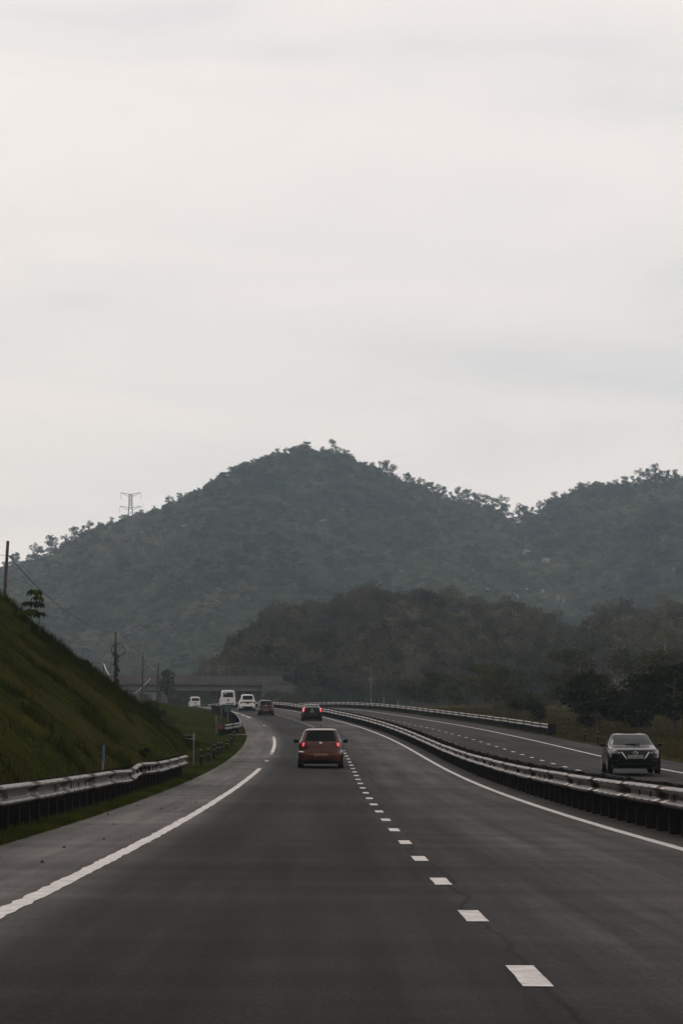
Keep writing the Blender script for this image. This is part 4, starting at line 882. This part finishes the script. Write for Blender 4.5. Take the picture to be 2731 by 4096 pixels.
def hatch(name, label, paint, s, o, k=1.0, wid=.855, L=3.75, H=1.52, lit=False, antenna=True, wiper=True):
    w = wid; c = Car(name, label, 'car', [(.20, .22, L-.22, w*.86, 5), (.26, .05, L-.06, w*.95, 5), (.36, .01, L, w*.985, 5), (.50, .0, L-.02, w, 5), (.60, .03, L-.04, w, 5), (.64, .10, L-.06, w, 5), (.72, .12, L-.12, w*.995, 5), (.86, .13, L-.34, w*.985, 5), (.96, .17, L-.75, w*.965, 5), (1.00, .20, L-1.00, w*.945, 5),
        (1.06, .24, L-1.14, w*.90, 5), (1.22, .33, L-1.38, w*.82, 5), (H-.125, .42, L-1.62, w*.735, 5), (H-.105, .40, L-1.68, w*.725, 5), (H-.085, .46, L-1.74, w*.705, 5), (H-.055, .72, L-1.82, w*.665, 4.5), (H-.028, 1.02, L-1.92, w*.60, 4), (H-.01, 1.30, L-2.0, w*.48, 3.4), (H, 1.5, L-2.1, w*.30, 3)], paint, RP(s, o), heading(s))
    c.body(); c.underbody(L, w)
    rw = c.patch('rear_window', 'rear', [(-w*.86, 1.015), (w*.86, 1.015), (w*.665, H-.125), (-w*.665, H-.125)], M['glass'])
    if wiper: MB().tube([(.10, c.rear(.1, 1.02) - .03, 1.0), (-.10, c.rear(-.1, 1.09) - .025, 1.10), (-.30, c.rear(-.3, 1.15) - .02, 1.14)], [.018, .014, .01], 6).build('rear_wiper', M['black'], c.root)
    for sg in (-1, 1):
        c.patch('side_window', 'side', [(.42, 1.02), (L-1.35, 1.02), (L-1.72, H-.13), (.62, H-.13)], M['glass'], sg=sg)
        lamp = c.patch('tail_lamp', 'rear', [(sg*w*.70, .80), (sg*w*.955, .76), (sg*w*.90, .985), (sg*w*.66, .985)], M['lamp_dark'] , off=.010)
        c.patch('lit_lens', 'rear', [(sg*w*.735, .82), (sg*w*.80, .82), (sg*w*.805, .945), (sg*w*.70, .945)], M['lamp_lit'] if lit else M['lamp_dark'], off=.018, n=5, parent=lamp)
    c.patch('bumper_skirt', 'rear', [(-w*.90, .215), (w*.90, .215), (w*.93, .335), (-w*.93, .335)], M['black'], off=.008)
    c.patch('bumper_slot', 'rear', [(-w*.36, .41), (w*.36, .41), (w*.36, .43), (-w*.36, .43)], M['black'], off=.008)
    c.patch('tailgate_seam', 'rear', [(-w*.60, .600), (w*.60, .600), (w*.60, .618), (-w*.60, .618)], M['black'], off=.006)
    pl = c.patch('number_plate', 'rear', [(-.26, .445), (.26, .445), (.26, .555), (-.26, .555)], M['plate_yellow'], off=.014, n=4)
    c.patch('badge', 'rear', [(-.05, .925), (.05, .925), (.05, .985), (-.05, .985)], M['chrome'], off=.012, n=4)
    c.wheels((.62, L-.72), .285, w); c.mirrors(L-1.35, 1.04, w*.96, M['black'])
    if antenna: MB().tube([(0, .72, H - .01), (0, .60, H + .13)], [.010, .006], 6).build('aerial', M['black'], c.root)
    return c
hatch('hatchback', 'copper red hatchback with glowing brake lights, closest car ahead', pm_red, 77.8, -1.20, lit=True)
hatch('hatchback', 'small dark red hatchback behind the white estate car', pm_dred, 197.4, -1.38, wid=.76, L=3.5, H=1.5, antenna=False, wiper=False)

# dark liftback with light upper edge
s_, o_ = 174.6, 1.22; w = .86; L = 4.4; H = 1.49
c = Car('liftback', 'charcoal liftback with lit tail lamps in the right lane', 'car', [(.20, .2, L-.2, w*.86, 5), (.27, .04, L-.05, w*.96, 5), (.45, 0, L, w, 5), (.66, .02, L-.06, w, 5), (.82, .06, L-.35, w*.985, 5), (.96, .10, L-.9, w*.95, 5), (1.04, .14, L-1.2, w*.90, 5), (1.12, .20, L-1.4, w*.85, 5),
    (1.22, .55, L-1.55, w*.80, 5), (H-.11, .95, L-1.85, w*.71, 5), (H-.09, 1.0, L-1.9, w*.70, 5), (H-.05, 1.35, L-2.0, w*.64, 4.5), (H-.02, 1.75, L-2.1, w*.52, 3.5), (H, 2.0, L-2.25, w*.25, 3)], pm_dark, RP(s_, o_), heading(s_))
c.body(); c.underbody(L, w)
c.patch('rear_window', 'rear', [(-w*.74, 1.14), (w*.74, 1.14), (w*.60, H-.11), (-w*.60, H-.11)], M['glass_front'], off=.01)
c.patch('lower_rear_glass', 'rear', [(-w*.66, .93), (w*.66, .93), (w*.68, 1.08), (-w*.68, 1.08)], M['glass'], off=.008)
for sg in (-1, 1):
    c.patch('side_window', 'side', [(.75, 1.04), (L-1.5, 1.04), (L-1.9, H-.12), (1.3, H-.12)], M['glass'], sg=sg)
    c.patch('tail_lamp', 'rear', [(sg*w*.80, .78), (sg*w*.93, .80), (sg*w*.86, 1.11), (sg*w*.72, 1.10)], M['lamp_lit'], off=.012)
c.patch('number_plate', 'rear', [(-.16, .70), (.16, .70), (.16, .86), (-.16, .86)], M['plate_yellow'], off=.012, n=4)
c.patch('badge', 'rear', [(-.05, .93), (.05, .93), (.05, .99), (-.05, .99)], M['chrome'], off=.02, n=4)
c.wheels((.8, L-.85), .30, w); c.mirrors(L-1.6, 1.02, w*.93, M['black'])

# white boxy estate car
s_, o_ = 220.5, -1.62; w = .865; L = 4.4; H = 1.80
c = Car('estate_car', 'tall white estate car between the passenger van and the small red hatchback', 'car', [(.24, .2, L-.2, w*.88, 6), (.30, .03, L-.05, w*.96, 6), (.45, 0, L, w, 6), (.62, .02, L-.03, w, 6), (.68, .08, L-.05, w, 6), (.95, .10, L-.3, w*.985, 6), (1.10, .13, L-.9, w*.95, 6), (1.18, .17, L-1.15, w*.91, 6), (H-.14, .40, L-1.75, w*.74, 6), (H-.06, .5, L-1.9, w*.68, 5), (H-.015, .7, L-2.1, w*.5, 4), (H, .9, L-2.3, w*.25, 3)], pm_white, RP(s_, o_), heading(s_))
c.body(); c.underbody(L, w)
c.patch('rear_window', 'rear', [(-w*.86, 1.20), (w*.86, 1.20), (w*.71, H-.15), (-w*.71, H-.15)], M['glass'])
c.patch('tail_panel', 'rear', [(-w*.93, .88), (w*.93, .88), (w*.93, 1.00), (-w*.93, 1.00)], M['black'], off=.008)
for sg in (-1, 1):
    c.patch('side_window', 'side', [(.35, 1.20), (L-1.4, 1.20), (L-1.8, H-.16), (.6, H-.16)], M['glass'], sg=sg); c.patch('tail_lamp', 'rear', [(sg*w*.72, .80), (sg*w*.94, .80), (sg*w*.94, .99), (sg*w*.72, .99)], M['lamp_dark'], off=.012)
c.patch('bumper_skirt', 'rear', [(-w*.9, .25), (w*.9, .25), (w*.95, .50), (-w*.95, .50)], M['black'], off=.008)
c.patch('number_plate', 'rear', [(-.17, .76), (.17, .76), (.17, .90), (-.17, .90)], M['plate_yellow'], off=.016, n=4)
c.wheels((.8, L-.8), .33, w); c.mirrors(L-1.5, 1.20, w*.94, M['black'])

def van(name, label, s, o, w, L, H, zb, zt, plate=True, sticker=True):
    c = Car(name, label, 'van', [(.25, .15, L-.2, w*.9, 7), (.32, .02, L-.03, w*.97, 7), (.45, 0, L, w, 7), (.62, .01, L-.02, w, 7), (.66, .05, L-.05, w, 7), (1.0, .06, L-.35, w*.99, 7), (zb, .08, L-.6, w*.97, 7), (zt, .18, L-1.1, w*.86, 7), (H-.10, .22, L-1.25, w*.81, 6), (H-.04, .32, L-1.4, w*.72, 5), (H-.01, .55, L-1.7, w*.5, 4), (H, .8, L-2.0, w*.25, 3)], pm_white, RP(s, o), heading(s))
    c.body(); c.underbody(L, w)
    rw = c.patch('rear_window', 'rear', [(-w*.90, zb+.02), (w*.90, zb+.02), (w*.81, zt), (-w*.81, zt)], M['glass'])
    if sticker: c.patch('sticker', 'rear', [(-w*.42, zt-.20), (-w*.24, zt-.20), (-w*.24, zt-.04), (-w*.44, zt-.04)], M['white'], off=.014, n=3, parent=rw)
    for sg in (-1, 1):
        c.patch('side_window', 'side', [(.4, zb+.02), (L-1.0, zb+.02), (L-1.35, zt), (.5, zt)], M['glass'], sg=sg); c.patch('tail_lamp', 'rear', [(sg*w*.90, .78), (sg*w*.975, .78), (sg*w*.965, zb-.08), (sg*w*.90, zb-.08)], M['lamp_dark'], off=.012)
    c.patch('step_bumper', 'rear', [(-w*.32, .50), (w*.95, .50), (w*.95, .60), (-w*.32, .60)], M['black'], off=.008); c.patch('bumper_skirt', 'rear', [(-w*.9, .27), (w*.9, .27), (w*.95, .40), (-w*.95, .40)], M['black'], off=.008)
    c.patch('number_plate', 'rear', [(-.15, .80), (.13, .80), (.13, 1.0), (-.15, 1.0)], M['plate_yellow'], off=.012, n=4)
    c.wheels((.95, L-1.0), .33, w); c.mirrors(L-1.0, zb + .12, w*.97, M['black'], (.18, .1, .28)); return c
van('passenger_van', 'tall white passenger van, the farthest vehicle on the near lanes', 247, -1.7, .93, 4.8, 2.12, 1.22, 1.82)
van('minivan', 'small white minivan half hidden behind the grass mound by the overpass', 316, 1.5, .80, 4.2, 1.85, 1.15, 1.6, sticker=False)

# oncoming saloon
s_, o_ = 70.6, 9.58; w = .905; L = 4.5; H = 1.40
c = Car('saloon_car', 'dark grey oncoming saloon car on the right carriageway', 'car', [(.20, .2, L-.25, w*.84, 4.2), (.26, .05, L-.08, w*.93, 4.2), (.36, .02, L-.03, w*.98, 4.2), (.52, 0, L, w, 4.2), (.66, .02, L-.02, w, 4.0), (.76, .05, L-.07, w*.995, 3.9), (.81, .1, L-.16, w*.985, 3.9), (.85, .12, L-.38, w*.975, 4), (.90, .15, L-.85, w*.955, 4), (.945, .22, L-1.25, w*.925, 4.5), (.98, .30, L-1.45, w*.885, 5),
    (1.06, .5, L-1.62, w*.845, 5), (1.18, .85, L-1.88, w*.78, 5), (H-.10, 1.2, L-2.18, w*.70, 5), (H-.08, 1.3, L-2.22, w*.68, 5), (H-.05, 1.4, L-2.40, w*.64, 4.5), (H-.025, 1.5, L-2.62, w*.56, 4), (H-.008, 1.65, L-2.85, w*.45, 3.6), (H, 1.8, L-2.95, w*.28, 3)], pm_gun, RP(s_, o_) , heading(s_) + math.pi)
yaw = heading(s_) - .065; nose = RP(s_, o_ - .12); c.root.rotation_euler = (0, 0, yaw + math.pi); tail = RP(s_ + L, o_); c.root.location = (nose.x - math.sin(yaw) * L, nose.y + math.cos(yaw) * L, tail.z)          # front bumper at s_
c.body(); c.underbody(L, w)
c.patch('windscreen', 'front', [(-w*.83, .985), (w*.83, .985), (w*.655, H-.10), (-w*.655, H-.10)], M['glass_front'])
for sg in (-1, 1):
    MB().tube([(sg*.05 + .18, c.front(.2, 1.0) + .012, 1.0), (sg*.05 - .22, c.front(.2, 1.0) + .03, 1.012)], .012, 5).build('wiper', M['black'], c.root)
    c.patch('side_window', 'side', [(.8, .99), (L-1.85, .99), (L-2.25, H-.13), (1.35, H-.13)], M['glass'], sg=sg)
    hl = c.patch('headlamp', 'front', [(sg*w*.50, .665), (sg*w*.90, .70), (sg*w*.93, .785), (sg*w*.56, .735)], M['headlamp'], off=.010)
    c.patch('lens', 'front', [(sg*w*.56, .675), (sg*w*.63, .68), (sg*w*.63, .725), (sg*w*.56, .72)], M['reflector'], off=.016, n=4, parent=hl); c.patch('lens', 'front', [(sg*w*.74, .69), (sg*w*.82, .70), (sg*w*.82, .75), (sg*w*.74, .74)], M['reflector'], off=.016, n=4, parent=hl)
    c.patch('grille_trim', 'front', [(sg*w*.30, .475), (sg*w*.34, .465), (sg*w*.525, .72), (sg*w*.49, .735)], M['chrome'], off=.020)
    c.patch('fog_lamp', 'front', [(sg*w*.62, .40), (sg*w*.74, .40), (sg*w*.74, .44), (sg*w*.62, .44)], M['headlamp'], off=.010, n=4)
c.patch('grille', 'front', [(-w*.32, .47), (w*.32, .47), (w*.50, .735), (-w*.50, .735)], M['black'], off=.010)
c.patch('lower_intake', 'front', [(-w*.72, .27), (w*.72, .27), (w*.66, .36), (-w*.66, .36)], M['black'], off=.010)
bd = MB(); bd.tube([(math.cos(t) * .085, c.front(0, .68) + .03, .685 + math.sin(t) * .055) for t in np.linspace(0, 2 * math.pi, 18)], .010, 5); bd.tube([(-.07, c.front(0, .7) + .03, .71), (0, c.front(0, .68) + .03, .672), (.07, c.front(0, .7) + .03, .71)], .009, 5); bd.build('emblem', M['chrome'], c.root)
pl = c.patch('number_plate', 'front', [(-.26, .50), (.26, .50), (.26, .615), (-.26, .615)], M['plate_white'], off=.024, n=3)
text_on('plate_lettering', 'CAN 3805', .105, (0, c.front(0, .56) + .030, .557), (math.pi / 2, 0, math.pi), M['black'], pl)
c.wheels((.88, L-.92), .315, w); c.mirrors(L-1.75, .985, w*.95, M['black'], (.21, .1, .13))

# ------------------------------------------------------------------ haze
hb = MB().box((0, 700, 240), (1500, 3300, 500)); hz = bpy.data.materials.new('haze_air'); hz.use_nodes = True; t = hz.node_tree; t.nodes.clear()
pv = N(t, 'ShaderNodeVolumePrincipled', Density=0.000205, Anisotropy=0.0); pv.inputs['Color'].default_value = (0.60, 0.745, 0.855, 1)
om = N(t, 'ShaderNodeOutputMaterial'); t.links.new(pv.outputs[0], om.inputs['Volume'])
hzo = hb.build('haze', hz); tag(hzo, kind='stuff')
